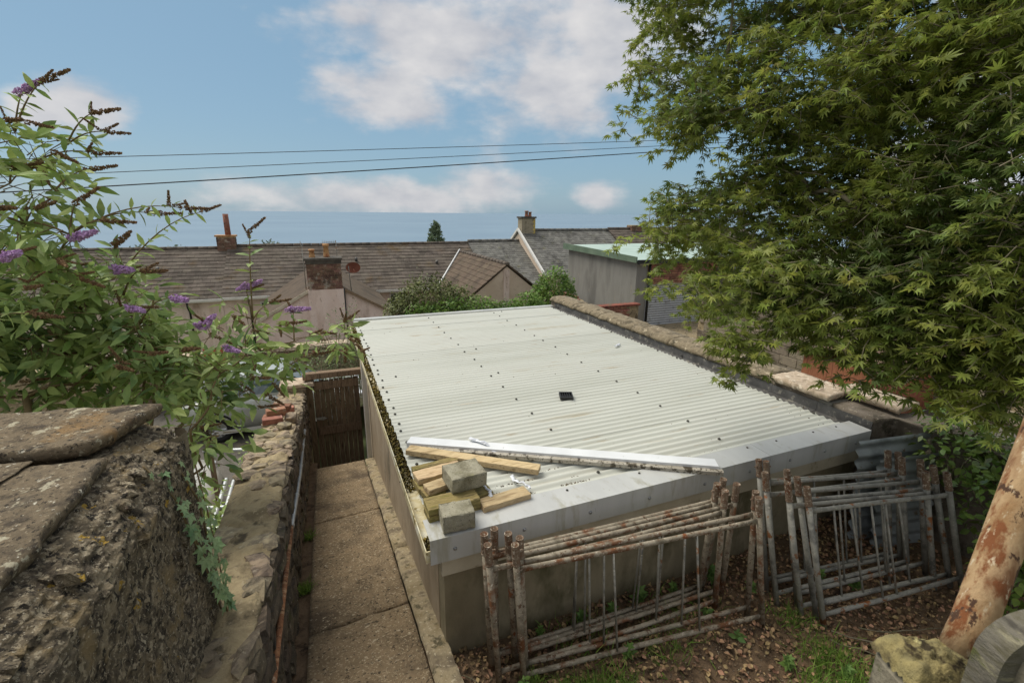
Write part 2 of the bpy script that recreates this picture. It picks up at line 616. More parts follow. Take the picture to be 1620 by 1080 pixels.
m_wood_old = M('weathered_timber', [rgb('6b5b48'), rgb('87745d'), rgb('564838')], scale=9, rough=0.9, bump=0.6, bscale=30, bdist=0.006, island=0.15,
               stretch=(6, 6, 0.5), spots=[(8, 0.64, 0.1, rgb('85755f'))])
m_wood_pale = M('sawn_timber', [rgb('b39a72'), rgb('c4ae88'), rgb('9a8260')], scale=8, rough=0.8, bump=0.35, bscale=40, bdist=0.004, island=0.12,
                stretch=(0.7, 5, 5), spots=[(9, 0.66, 0.08, rgb('7d6341')), (3, 0.62, 0.2, rgb('8d7d5c'))])
m_wood_moss = M('green_timber', [rgb('7d7046'), rgb('948555'), rgb('665b3c')], scale=9, rough=0.9, bump=0.5, bscale=40, bdist=0.005, island=0.16,
                stretch=(0.8, 5, 5), spots=[(5, 0.58, 0.16, rgb('6f6a30')), (12, 0.64, 0.1, rgb('a8976b'))])
m_block = M('concrete_block', [rgb('8b8674'), rgb('9e9985'), rgb('79745f')], scale=7, rough=0.95, bump=0.8, bscale=130, bdist=0.006,
            spots=[(90, 0.64, 0.06, rgb('5c5748')), (110, 0.66, 0.06, rgb('b4af9c')), (5, 0.6, 0.2, rgb('87835a'))])
m_upvc = M('white_plastic', [rgb('d4d6d6'), rgb('e2e4e4')], scale=3, rough=0.3, bump=0, spots=[(26, 0.72, 0.05, rgb('8f897b'))], spec=0.5)
m_upvc_dirty = M('grimy_plastic', [rgb('a19a8b'), rgb('bcb6a8')], scale=8, rough=0.5, bump=0.1, spots=[(18, 0.56, 0.08, rgb('4a4234')), (50, 0.62, 0.06, rgb('3c3629'))])
m_polythene = M('clear_polythene', [rgb('c8ccd4'), rgb('e3e6ea')], scale=20, rough=0.25, bump=0.4, bscale=60, spec=0.6)
m_black = M('black_plastic', [rgb('1b1c1c'), rgb('2b2c2c')], scale=10, rough=0.45, bump=0.1)
m_rust = M('rusty_tube', [rgb('837968'), rgb('9a917f'), rgb('6e6656')], scale=9, rough=0.75, bump=0.5, bscale=90, bdist=0.003, metal=0.15,
           spots=[(5, 0.56, 0.12, rgb('6f4a30')), (30, 0.6, 0.08, rgb('5f4a38')), (55, 0.66, 0.05, rgb('b9b09f')), (7, 0.68, 0.06, rgb('7d4a2a'))])
m_rust_end = M('rusted_socket', [rgb('857766'), rgb('735c49'), rgb('938673')], scale=22, rough=0.85, bump=0.6, bscale=120, bdist=0.003, metal=0.1,
               spots=[(20, 0.61, 0.08, rgb('6f472f')), (60, 0.62, 0.05, rgb('c2b6a4'))])
m_galv = M('galvanised_tube', [rgb('83827a'), rgb('98968c'), rgb('6d6c66')], scale=9, rough=0.6, bump=0.35, bscale=90, bdist=0.002, metal=0.15,
           spots=[(9, 0.64, 0.06, rgb('7b5334')), (40, 0.64, 0.06, rgb('a9a697')), (6, 0.68, 0.05, rgb('8f5a30'))])
m_galv_bright = M('bright_galvanised', [rgb('a9acac'), rgb('c2c4c3')], scale=12, rough=0.4, bump=0.1, metal=0.4, spots=[(22, 0.66, 0.08, rgb('807c72'))])
m_rust_deep = M('orange_rust', [rgb('9a6f4c'), rgb('85573a'), rgb('b3906c')], scale=14, rough=0.9, bump=0.6, bscale=120, bdist=0.003,
                spots=[(40, 0.6, 0.08, rgb('5f3a24')), (16, 0.62, 0.1, rgb('c0a588'))])
m_pole = M('rust_streaked_pole', [rgb('94744f'), rgb('b0946f'), rgb('7c573a')], scale=16, rough=0.85, bump=0.6, bscale=90, bdist=0.003,
           spots=[(22, 0.55, 0.1, rgb('7a4a2a')), (34, 0.62, 0.04, rgb('4a3426')), (60, 0.63, 0.08, rgb('c4b294'))], stretch=(1.4, 1.4, 0.6))
m_soil = M('leafy_soil', [rgb('6c5843'), rgb('826c54'), rgb('564636')], scale=6, rough=1.0, bump=1.0, bscale=70, bdist=0.02,
           spots=[(60, 0.62, 0.06, rgb('7d664b')), (5, 0.62, 0.12, rgb('35291f'))])
m_litter = M('dead_leaves', [rgb('917657'), rgb('a98b69'), rgb('735b44')], scale=12, rough=0.9, bump=0.2, island=0.5)
m_litter2 = M('dark_leaf_mould', [rgb('4a3826'), rgb('5c4a2a'), rgb('3a2d1f')], scale=18, rough=0.95, bump=0.3, island=0.35)
m_moss = M('gutter_moss', [rgb('4a4426'), rgb('6b6030'), rgb('37321f')], scale=25, rough=1.0, bump=0.6, island=0.35, spots=[(15, 0.6, 0.1, rgb('8d7a35'))])
m_grass = M('grass_blade', [rgb('6f8f3c'), rgb('88a548')], scale=6, rough=0.7, bump=0, island=0.3, trans=0.25)
m_weed = M('weed_leaf', [rgb('557238'), rgb('6c8a42')], scale=9, rough=0.6, bump=0, island=0.25, trans=0.2)
m_maple = M('maple_leaf', [rgb('72803a'), rgb('8f9a48'), rgb('5b6d33')], scale=1.3, rough=0.5, bump=0, island=0.36, trans=0.48, spots=[(3.5, 0.64, 0.12, rgb('9c9a48'))])
m_bark = M('maple_bark', [rgb('6b6350'), rgb('857c66')], scale=12, rough=0.9, bump=0.5, spots=[(14, 0.6, 0.1, rgb('5d6440'))])
m_bud = M('buddleia_leaf', [rgb('839a52'), rgb('a3b56c'), rgb('6c8852')], scale=3, rough=0.55, bump=0, island=0.3, trans=0.28)
m_budstem = M('buddleia_stem', [rgb('6d5c40'), rgb('857350')], scale=10, rough=0.85, bump=0.3)
m_lilac = M('lilac_flower', [rgb('b98ec2'), rgb('d0aed6')], scale=30, rough=0.7, bump=0, island=0.25, trans=0.2)
m_seed = M('brown_seedhead', [rgb('6b5238'), rgb('846a4a')], scale=30, rough=0.9, bump=0, island=0.3)
m_ivy = M('ivy_leaf', [rgb('7a9464'), rgb('93aa78'), rgb('638258')], scale=8, rough=0.45, bump=0.1, island=0.22, trans=0.15)
m_hedge = M('hedge_leaf', [rgb('5c7a35'), rgb('759440'), rgb('48662c')], scale=2.0, rough=0.5, bump=0, island=0.35, trans=0.25)
m_hedge_dark = M('dull_hedge_leaf', [rgb('5a6238'), rgb('6f7643'), rgb('4a5230')], scale=2.0, rough=0.6, bump=0, island=0.3, trans=0.2)
m_tile = M('brown_concrete_tile', [rgb('544c44'), rgb('625a51'), rgb('474039')], scale=0.9, rough=0.95, bump=0.4, bscale=20, island=0.16,
           spots=[(9, 0.7, 0.06, rgb('9c9484')), (1.2, 0.58, 0.2, rgb('5a4c38'))])
m_tile2 = M('dark_brown_tile', [rgb('51463a'), rgb('605345'), rgb('463c32')], scale=1.0, rough=0.95, bump=0.4, bscale=20, island=0.14,
            spots=[(8, 0.71, 0.06, rgb('a59a86'))])
m_slate = M('grey_slate', [rgb('5e5d58'), rgb('6f6e68'), rgb('4f4e49')], scale=1.6, rough=0.7, bump=0.3, bscale=20, island=0.22,
            spots=[(6, 0.64, 0.12, rgb('7d7c70')), (2, 0.62, 0.15, rgb('5d5c48'))])
m_pink = M('pink_pebbledash', [rgb('dcc7ba'), rgb('e5d3c7'), rgb('d0baab')], scale=1.5, rough=0.95, bump=0.7, bscale=45, bdist=0.02,
           spots=[(1.2, 0.6, 0.2, rgb('b39e8e')), (9, 0.66, 0.08, rgb('a18e7d'))], stretch=(1, 1, 0.4))
m_pale = M('cream_house_render', [rgb('cbb8a2'), rgb('d8c7b3')], scale=1.5, rough=0.95, bump=0.5, bscale=35, bdist=0.02, spots=[(1.5, 0.6, 0.2, rgb('b09e8a')), (8, 0.66, 0.1, rgb('a4927d'))])
m_brick = M('red_brick', [rgb('8a5f4c'), rgb('9c705b'), rgb('744f40')], scale=6, rough=0.95, bump=0.5, bscale=50, island=0.28, spots=[(7, 0.63, 0.1, rgb('a89a86')), (5, 0.64, 0.1, rgb('4e4034'))])
m_brick_dull = M('sooty_brick', [rgb('6b5044'), rgb('7d6153'), rgb('58433a')], scale=3, rough=0.95, bump=0.5, bscale=40, island=0.3, spots=[(4, 0.58, 0.14, rgb('a39a8c')), (3, 0.6, 0.12, rgb('4c423a'))])
m_brick_wall = M('old_wall_brick', [rgb('7a4c3a'), rgb('8d5a45'), rgb('604034')], scale=6, rough=0.95, bump=0.5, bscale=40, island=0.3, spots=[(6, 0.6, 0.1, rgb('665844'))])
m_soot = M('sooty_cap', [rgb('4a4640'), rgb('5d5850')], scale=6, rough=0.95, bump=0.5)
m_pot = M('clay_pot', [rgb('b3885c'), rgb('c29a6c'), rgb('9c6c48')], scale=6, rough=0.8, bump=0.2, spots=[(4, 0.55, 0.2, rgb('a0613f'))])
m_grey_render = M('grey_cement_render', [rgb('797770'), rgb('86847d'), rgb('6d6b65')], scale=1.2, rough=0.95, bump=0.35, bscale=40, bdist=0.01,
                  spots=[(1.1, 0.6, 0.2, rgb('65625a')), (3, 0.66, 0.1, rgb('8f897c'))], stretch=(1, 1, 0.3))
m_green_roof = M('pale_green_roof', [rgb('9fb3a8'), rgb('aec0b5')], scale=1.5, rough=0.5, bump=0.05)
m_green_fascia = M('green_fascia', [rgb('5d6f5c'), rgb('6f806c')], scale=3, rough=0.6, bump=0.1, spots=[(4, 0.62, 0.15, rgb('4d5c4a'))])
m_shutter = M('grey_shutter_slat', [rgb('a5a7a8'), rgb('b4b6b6')], scale=3, rough=0.5, bump=0.05, metal=0.2, spots=[(5, 0.64, 0.12, rgb('77756f'))])
m_blockwall = M('block_wall', [rgb('7c7262'), rgb('8d8270'), rgb('6a6152')], scale=3, rough=0.95, bump=0.6, bscale=40, bdist=0.015, island=0.16,
                spots=[(5, 0.6, 0.12, rgb('585142')), (18, 0.67, 0.06, rgb('b0a488'))])
m_coping = M('lichened_coping', [rgb('746854'), rgb('877b65'), rgb('5d5443')], scale=6, rough=0.95, bump=0.7, bscale=50, bdist=0.015,
             spots=[(14, 0.64, 0.08, rgb('b5a88f')), (7, 0.62, 0.1, rgb('4d4636')), (30, 0.68, 0.06, rgb('cfc5b0'))])
m_pink_coping = M('pale_coping', [rgb('a8967f'), rgb('c0ae98'), rgb('8b7c68')], scale=7, rough=0.95, bump=0.6, bscale=50, bdist=0.012,
                  spots=[(12, 0.6, 0.08, rgb('d8cbb6')), (9, 0.64, 0.1, rgb('6d604e'))])
m_tarmac = M('lane_tarmac', [rgb('56524b'), rgb('66625a'), rgb('48453f')], scale=3, rough=0.95, bump=0.8, bscale=120, bdist=0.008,
             spots=[(100, 0.63, 0.06, rgb('858076')), (1.2, 0.6, 0.2, rgb('6e6654'))])
m_land = M('hill_land', [rgb('55613c'), rgb('6c744c'), rgb('474f33')], scale=0.05, rough=1.0, bump=0)
m_sea = M('sea_water', [rgb('74899a'), rgb('7b90a0')], scale=0.002, rough=0.7, bump=0, spec=0.1)  # haze and sky tone are put into the water's base colour
m_shed = M('brown_shed_board', [rgb('8f5a41'), rgb('a2694d'), rgb('7d4d38')], scale=6, rough=0.8, bump=0.3, island=0.14, stretch=(4, 4, 0.5))
m_shedroof = M('shed_roof_felt', [rgb('7a6154'), rgb('8b7263')], scale=8, rough=0.95, bump=0.4)
m_glass = M('dark_window_glass', [rgb('2c2f30'), rgb('3a3d3d')], scale=2, rough=0.08, bump=0, spec=0.8)
m_white = M('white_paint', [rgb('d0cfc8'), rgb('dddcd6')], scale=4, rough=0.5, bump=0.05)
m_lilac_ladder = M('yellow_quoin', [rgb('b8a25a'), rgb('c9b56c')], scale=6, rough=0.9, bump=0.2)
m_cable = M('cable_black', [rgb('26282b'), rgb('303236')], scale=5, rough=0.6, bump=0)
m_corr_grey = M('grey_corrugated', [rgb('949a9a'), rgb('a5abab'), rgb('7e8484')], scale=3, rough=0.45, bump=0.05, metal=0.4, spots=[(8, 0.66, 0.08, rgb('7a6a55'))])
m_car = M('silver_car_paint', [rgb('aeb1aa'), rgb('b8bbb4')], scale=2, rough=0.35, bump=0, metal=0.35, coat=0.6, spots=[(4, 0.62, 0.2, rgb('a29d8e'))])
m_carwhite = M('white_car_paint', [rgb('bdbab0'), rgb('c8c5bb')], scale=2, rough=0.3, bump=0, coat=0.6)
m_carglass = M('tinted_car_glass', [rgb('4d5e60'), rgb('5a6c6d')], scale=2, rough=0.05, bump=0, spec=1.0, coat=0.5)
m_tyre = M('tyre_rubber', [rgb('1e1e1d'), rgb('2b2b29')], scale=10, rough=0.85, bump=0.2)
m_red = M('orange_red_paint', [rgb('a84a32'), rgb('b85a3c')], scale=4, rough=0.6, bump=0.1)
m_lamp = M('car_lamp_lens', [rgb('7c2420'), rgb('8f2e28')], scale=4, rough=0.15, bump=0)
m_orange_moss = M('lichen_timber', [rgb('7c7350'), rgb('978a5c'), rgb('5c5238')], scale=22, rough=0.95, bump=0.8, bscale=60, spots=[(25, 0.6, 0.08, rgb('c8bf86')), (14, 0.62, 0.08, rgb('3f3624'))])
m_grey_wood = M('silvered_timber', [rgb('77705f'), rgb('8a8370'), rgb('5f5a4c')], scale=16, rough=0.9, bump=0.4, stretch=(1, 3, 3), spots=[(8, 0.62, 0.12, rgb('5a5c3c'))])
m_charcoal = M('dark_weathered_board', [rgb('48443c'), rgb('6d685c'), rgb('57523f')], scale=22, rough=0.9, bump=0.8, bscale=90, bdist=0.004, stretch=(1, 1, 4), spots=[(30, 0.6, 0.12, rgb('8a846c')), (14, 0.6, 0.1, rgb('5c5e34'))])

MAPLE=[(4.05,1.74,2.4,0.33),(2.76,1.48,3.03,0.23),(4.59,2.06,4.84,0.22),(2.89,1.64,4.34,0.32),(3.44,3.76,5.18,0.32),(2.93,1.51,2.7,0.33),(3.67,1.27,3.88,0.22),(2.69,3.43,5.48,0.1),(3.25,1.55,3.8,0.31),(3.4,2.24,4.14,0.3),(3.04,2.97,2.2,0.33),(3.25,2.67,4.11,0.31),(2.52,3.02,2.26,0.1),(3.74,1.33,4.46,0.16),(3.21,1.91,4,0.22),(3.27,4.06,6.08,0.27),(3.49,2.68,4.62,0.32),(2.79,1.85,3.57,0.33),(4.89,1.25,2.89,0.21),(4.01,3.01,5.23,0.24),(3.7,2.4,3.53,0.27),(2.73,2.44,3.78,0.25),(2.66,3.68,4.73,0.12),(4.14,1.29,2.32,0.29),(4.25,1.76,3.93,0.24),(3.58,1.95,2.26,0.24),(4.24,1.08,2.81,0.2),(3.86,2.34,4.49,0.26),(4.55,1.46,2.81,0.25),(4.23,1.1,1.96,0.34),(4.15,1.14,3.25,0.15),(4.61,1.34,3.46,0.14),(2.63,2.69,2.13,0.13),(3.7,1.56,2.3,0.3),(2.86,1.79,2.79,0.3),(3.64,2.09,5.01,0.1),(2.49,3.1,4.29,0.23),(3.95,3.11,5.41,0.25),(4.68,1.71,3.76,0.29),(3.48,2.91,5.09,0.28),(3.82,1.27,3.68,0.23),(3.37,0.94,2.96,0.13),(4.13,3.04,4.52,0.27),(2.68,2.36,3.48,0.29),(3.85,2.72,4.47,0.32),(3.31,1.4,4.01,0.22),(2.83,1.26,2.51,0.31),(2.87,2.43,3.28,0.24),(3.21,1.85,3.48,0.3),(2.93,0.89,3.06,0.13),(3.65,1.74,2.56,0.27),(2.64,3.12,3.62,0.27),(4.57,2.36,5.39,0.23),(3.29,1.62,4.4,0.33),(2.52,2.84,2.96,0.14),(2.86,2.4,4.91,0.28),(2.86,0.9,2.16,0.12),(4.43,2.24,3.56,0.25),(2.87,2.48,2.31,0.22),(3.21,3.22,4.2,0.23),(2.81,1.08,2.79,0.29),(3.08,1.54,4.5,0.14),(3.56,3.88,5.73,0.29),(4.27,1.78,4.69,0.25),(3.95,1.95,3.13,0.26),(3.39,3.9,6.05,0.15),(3.73,1.07,2.9,0.27),(3.44,1.31,4.23,0.24),(3.47,1.38,2.72,0.33),(2.34,2.79,2.69,0.29),(3.14,1.49,4.23,0.2),(2.98,3.23,5.39,0.34),(4.64,2.23,3.84,0.2),(3.51,2.82,5.41,0.13),(2.65,2.87,3.44,0.27),(2.34,3.25,4.34,0.16),(2.92,1.23,2.12,0.2),(3.57,2,3.46,0.25),(4.32,1.87,2.44,0.24),(2.82,1.6,2.14,0.22),(3.65,3.42,5.63,0.31),(2.47,3.35,3.88,0.23),(4.99,1.59,2.78,0.3),(4.41,2.09,4.42,0.25),(2.58,3.39,5.43,0.14),(2.86,3.55,4.32,0.33),(3.48,1.92,4.31,0.25),(3.06,0.7,2.43,0.15),(3.26,2.13,3.65,0.31),(5.49,1.54,3.34,0.28),(4.26,3.37,5.9,0.2),(2.7,2.87,4.4,0.28),(2.77,1.94,2.39,0.25),(3.06,2.17,4.92,0.14),(4.95,1.79,4.64,0.25),(3.71,1.33,1.98,0.12),(3.52,2.6,3.61,0.26),(3.11,1.52,2.25,0.28),(3.15,1.37,3.2,0.21),(2.54,2.13,2.52,0.31),(4.88,1.32,2.65,0.3),(3.66,2.04,4.46,0.33),(2.97,3.11,2.76,0.33),(2.92,1.51,3.6,0.3),(3.17,1.57,2.56,0.32),(4.45,1.64,4.57,0.31),(3.13,3.44,5.62,0.32),(3.65,0.99,2.56,0.26),(3.96,1.68,2.63,0.21),(4.02,2.13,1.86,0.24),(3.43,1.21,2.13,0.21),(2.64,3.01,4.9,0.22),(4.21,2.42,5.14,0.3),(5.51,1.39,2.92,0.11),(3.92,2.09,3.94,0.27),(3.2,3.06,5.21,0.25),(3.45,2.33,5.08,0.14),(4.33,2.52,4.07,0.21),(2.56,1.76,2.19,0.12),(3.4,2.27,3.9,0.21),(4.04,0.98,2.68,0.12),(3.99,1.54,3.59,0.33),(5.59,1.79,4.06,0.31),(2.69,2.76,3.79,0.27),(3.02,1.11,3.94,0.16),(3.72,1.78,4.58,0.3),(3.43,2.35,3.43,0.31),(2.18,3.11,3.47,0.12),(3.95,2.42,2.76,0.25),(4.16,2.15,2.48,0.33),(3.26,1.93,2.43,0.25),(4.23,1.39,4.01,0.11),(3.25,2.53,3.49,0.23),(3.44,3.35,4.72,0.3),(2.98,2.46,1.9,0.14),(3.21,1.18,4.05,0.21),(2.79,1.08,3.04,0.21),(4.84,1.68,3.47,0.21),(4.6,2.55,4.83,0.22),(4.7,1.91,4.92,0.24),(3.06,2.18,4.58,0.24),(3.16,1.06,3.92,0.1),(3.45,2.24,2.92,0.22),(3.2,0.96,2.24,0.22),(3.52,3.38,4.36,0.24),(4.47,2,2.84,0.22),(2.99,1.23,3.66,0.29),(2.82,2.09,3.95,0.21),(4.53,1.96,3.84,0.21),(3.83,3.57,5.34,0.31),(3.07,0.94,3.18,0.26),(4.58,2.98,5.62,0.28),(3.46,2.49,4.4,0.34),(3.78,2.65,2.87,0.25),(3.9,1.14,3.39,0.13),(2.91,2.85,2.55,0.21),(4.39,2.14,4.96,0.25),(3.43,1.64,2.84,0.32),(4.08,2.88,4.01,0.22),(5.21,1.65,4.22,0.13),(3.42,1.04,2.72,0.3),(2.4,2.72,3.45,0.31),(3.41,1.58,2.44,0.26),(2.84,2.22,2.41,0.28),(2.52,2.08,1.99,0.1),(3.85,1.4,3.41,0.2),(3,2.55,4.97,0.2),(3.23,0.88,2.7,0.26),(4.61,1.41,1.82,0.31),(3.03,1.3,3.4,0.25),(3.17,2.82,2.61,0.23),(2.84,2.19,4.68,0.28),(3.52,0.75,2.27,0.1),(2.96,1.44,3.15,0.26),(3.83,2.57,5.21,0.33),(3.73,2.13,5.06,0.13),(2.7,3.27,4.55,0.21),(3.25,1.62,4.09,0.21),(3.64,2.84,3.51,0.28),(3.43,2.09,2.76,0.26),(3.33,2.54,4.9,0.32),(2.92,3.24,3.82,0.21),(2.58,3.08,2.21,0.1),(3.93,2.08,4.27,0.2),(3.86,1.93,1.83,0.15),(3.72,2.51,2.08,0.33),(3.07,2.99,4.92,0.33),(3.16,1.59,3.45,0.2),(3.3,2.92,4.26,0.22),(4.18,1.55,4.81,0.13),(2.99,3.9,5.27,0.24),(2.77,2.92,5.21,0.14),(4.72,1.08,2.06,0.24),(2.79,1.15,3.23,0.24),(2.97,2.96,5.38,0.11),(2.87,1.65,4.08,0.24),(3.19,3.37,5,0.28),(4.4,1.3,2.89,0.21),(3.66,1.57,3.84,0.27),(4.08,1.53,4.03,0.28),(3.03,3.49,4.12,0.21),(3.25,2.35,2.58,0.2),(2.97,2.77,3.57,0.22),(3.88,1.8,3.88,0.29),(3.98,1.49,2.56,0.23),(4.85,1.89,3.62,0.26),(3.64,2.77,2.43,0.21),(3.78,1.3,2.8,0.31),(3.98,1.56,4.49,0.29),(2.84,0.83,2.33,0.26),(2.28,2.16,2.31,0.2),(2.22,2.01,2.09,0.18),(2.21,1.91,1.93,0.13),(2.33,1.94,2.01,0.15),(2.2,1.91,2.09,0.15),(2.43,1.76,2.27,0.22),(2.54,1.56,2.14,0.2),(2.64,1.42,2.02,0.16),(2.78,1.32,2.07,0.2),(2.8,1.19,2.01,0.18),(2.84,1.08,2.07,0.2),(2.82,0.95,2,0.18),(2.71,1.41,2.25,0.25),(2.83,1.26,2.28,0.25),(2.81,1.04,2.27,0.25),(2.73,1.69,2.47,0.28),(2.83,1.44,2.53,0.28),(2.86,1.2,2.53,0.28),(2.6,1.97,2.48,0.28),(2.81,0.98,2.45,0.25),(2.41,1.94,2.49,0.25),(2.56,1.72,2.34,0.22),(2.65,2.33,3,0.26),(2.81,2.29,3.1,0.26),(2.56,2.31,2.82,0.24),(2.86,2.11,2.94,0.28),(2.59,2.57,2.99,0.2),(3.25,1.89,3.12,0.3),(3.14,1.9,3.01,0.28),(2.93,2.39,2.85,0.28),(3.15,2.17,3.16,0.28),(3.29,1.67,3.18,0.3),(2.42,2.6,2.84,0.22)]
BUD=[(-1.14,4.21,2.17,0.11),(-1.8,4.03,1.93,0.22),(-1.93,3.57,2.05,0.18),(-2.28,3.82,1.72,0.1),(-1.99,3.89,2.4,0.16),(-2.28,3.79,2.6,0.13),(-1.55,3.81,2.38,0.09),(-2.26,4.16,1.99,0.25),(-1.63,3.84,2.04,0.25),(-1.84,4.2,2.26,0.18),(-1.76,3.96,1.58,0.1),(-2.18,3.47,2.24,0.23),(-1.58,4.18,2.28,0.16),(-0.88,3.76,1.7,0.18),(-2.35,3.52,2.07,0.12),(-0.76,4.21,1.79,0.17),(-1.91,3.73,2.27,0.18),(-1.14,3.82,2.05,0.18),(-1.82,4.14,2.43,0.2),(-2.14,4.03,2.31,0.21),(-1.79,3.83,1.62,0.1),(-1.54,4.09,1.69,0.23),(-1.22,3.9,2.24,0.16),(-1.53,3.75,1.69,0.11),(-1.38,4.01,1.94,0.23),(-1.06,3.71,1.78,0.26),(-1.67,3.95,1.75,0.17),(-1.99,4.24,2.6,0.18),(-1.12,4.2,1.6,0.18),(-1.19,4.05,1.99,0.19),(-2.3,3.89,1.91,0.25),(-1.49,4.18,1.53,0.19),(-0.79,3.8,1.49,0.12),(-2.39,4.01,2.5,0.16),(-1.07,4.01,1.69,0.22),(-0.81,4.18,1.52,0.1),(-1.76,3.7,1.66,0.09),(-1.75,3.89,2.55,0.09),(-1.28,3.82,1.87,0.19),(-2.3,3.91,2.64,0.11),(-1.91,4.02,2.18,0.16),(-1.95,4.21,1.89,0.22),(-2.05,3.84,2.67,0.09),(-2.21,3.5,1.9,0.11),(-0.87,4.03,1.31,0.1),(-2.1,4.22,2.11,0.2),(-2.16,3.86,2.43,0.21),(-1.42,3.96,2.33,0.09),(-1.51,4.04,2.12,0.22),(-1.58,4.02,2.29,0.2),(-2.02,3.92,1.9,0.23),(-2.35,4.25,2.39,0.17),(-1.27,4.07,2.35,0.09),(-2.59,4.05,2.59,0.09),(-0.41,3.8,1.79,0.12),(-0.21,3.84,1.84,0.11),(0.01,3.96,1.79,0.11),(-0.46,3.78,2.04,0.12),(-0.34,3.72,1.61,0.1),(-0.55,3.58,1.59,0.12),(-0.72,3.43,1.62,0.14),(-0.81,3.21,1.49,0.14),(-0.68,3.24,1.41,0.12),(-0.51,3.63,1.83,0.13),(-0.79,3.23,1.21,0.11),(-0.67,3.55,1.73,0.14),(0.17,4.12,1.79,0.09),(-1.64,4.06,3.25,0.13),(-1.53,3.97,3.08,0.13),(-1.64,3.86,2.94,0.14),(-1.39,3.75,2.91,0.11),(-1.55,3.7,2.71,0.14),(-1.4,4.06,3.19,0.09),(-1.34,3.65,2.65,0.12),(-1.75,3.86,3.14,0.18),(-1.78,3.66,2.83,0.18)]
TIPS=[(-1.57,4.11,3.5,1),(-1.45,4.08,3.56,0),(-1.18,3.91,3.37,0),(-1.15,3.98,3.27,0),(-1.24,3.98,3.14,0),(-1.25,3.84,3.03,0),(-1.29,3.68,2.83,0),(-1.13,3.59,2.73,0),(-1.46,3.23,2.56,1),(-1.43,3.27,2.39,0),(-1.31,3.38,2.52,0),(-1.04,3.41,2.23,1),(-0.82,3.44,2.27,1),(-0.81,3.93,2.81,0),(-0.98,3.99,2.77,0),(-0.7,3.99,2.79,0),(-0.41,3.83,2.66,0),(-0.69,3.44,2.1,1),(-0.58,3.46,1.92,1),(-0.83,3.46,1.94,0),(-0.49,3.86,2.26,1),(-0.2,4.01,2.05,1),(0.18,4.15,1.9,0),(-0.34,3.98,2.12,0),(-0.07,3.96,1.68,0),(-0.29,3.81,1.61,0),(-0.48,3.46,1.7,0),(0.23,4.2,1.76,0),(-0.05,4.11,1.83,0),(-1.63,3.96,3.3,0),(-1.62,3.88,3.03,0),(-1.45,3.63,2.8,0),(-0.98,3.55,2.43,0),(-1.14,3.66,2.59,0),(-0.57,3.73,2.08,0),(-0.75,3.16,1.42,2),(-1.25,3.43,2.41,0),(-1.39,3.22,2.25,0),(-1.15,3.35,1.9,0),(-0.99,3.41,1.94,0),(-1.28,3.57,2.64,1),(-1.14,3.62,2.44,1),(-1.57,3.57,2.8,0),(-1.72,3.81,3.4,1),(-1.78,3.62,3.05,0)]

# ================================================================== THE SETTING
def ground_z(x, y):
    d = math.hypot(x, y)
    if y < 8:
        b = -2.35
    elif y < 24:
        b = -2.35 - (y - 8) * 0.22
    else:
        b = -5.9 - (y - 24) * 0.085
    if d > 300:
        b = min(b, -20 - (d - 300) * 0.05)
    return max(b, -66.0)


xs = [-2500, -1200, -600, -300, -150, -80, -40, -20, -10, 0, 10, 20, 40, 80, 150, 300, 600, 1200, 2500]
ys = [-800, -300, -100, -30, -5, 3, 8, 12, 16, 20, 24, 30, 40, 60, 90, 140, 220, 320, 480, 700, 1000]
g = MB()
g.add([(x, y, ground_z(x, y)) for y in ys for x in xs],
      [(j * len(xs) + i, j * len(xs) + i + 1, (j + 1) * len(xs) + i + 1, (j + 1) * len(xs) + i) for j in range(len(ys) - 1) for i in range(len(xs) - 1)])
struct('ground', g, m_land)
struct('sea', MB().add([(-40000, 500, -58), (40000, 500, -58), (40000, 45000, -58), (-40000, 45000, -58)], [(0, 1, 2, 3)]), m_sea)

# drive beside the path wall, where the cars stand
struct('driveway', MB().grid(lambda u, v: (-9 + u * 8.4, -1 + v * 15, -2.1 + 0.015 * fbm(u * 30, v * 50)), 24, 40), m_tarmac, True)
# the lane behind the gate
struct('back_lane', MB().grid(lambda u, v: (-9 + u * 14, 14.0 + v * 4, -2.13 - 0.6 * v), 6, 4), m_tarmac)


# yard between the camera and the garage
def yard_z(x, y):
    return 0.03 * fbm(x * 1.6, y * 1.6) + 0.012 * fbm(x * 7, y * 7) + max(0, x - 3.0) * 0.07 - max(0, y - 2.2) * 0.12 + max(0, 1.6 - y) * 0.06


struct('yard_ground', MB().grid(lambda u, v: (-0.4 + u * 5.3, -0.6 + v * 3.2, yard_z(-0.4 + u * 5.3, -0.6 + v * 3.2)), 90, 56), m_soil, True)
# lane to the right of the boundary wall
def lane_z(x, y):
    return -0.72 + max(0, 9 - y) * 0.05
struct('side_lane', MB().grid(lambda u, v: (4.7 + u * 16, -1 + v * 18, lane_z(4.7 + u * 16, -1 + v * 18) + 0.012 * fbm(u * 30, v * 30)), 30, 30), m_tarmac, True)


def path_z(y):
    return 0.07 - 0.222 * (y - 2.4)


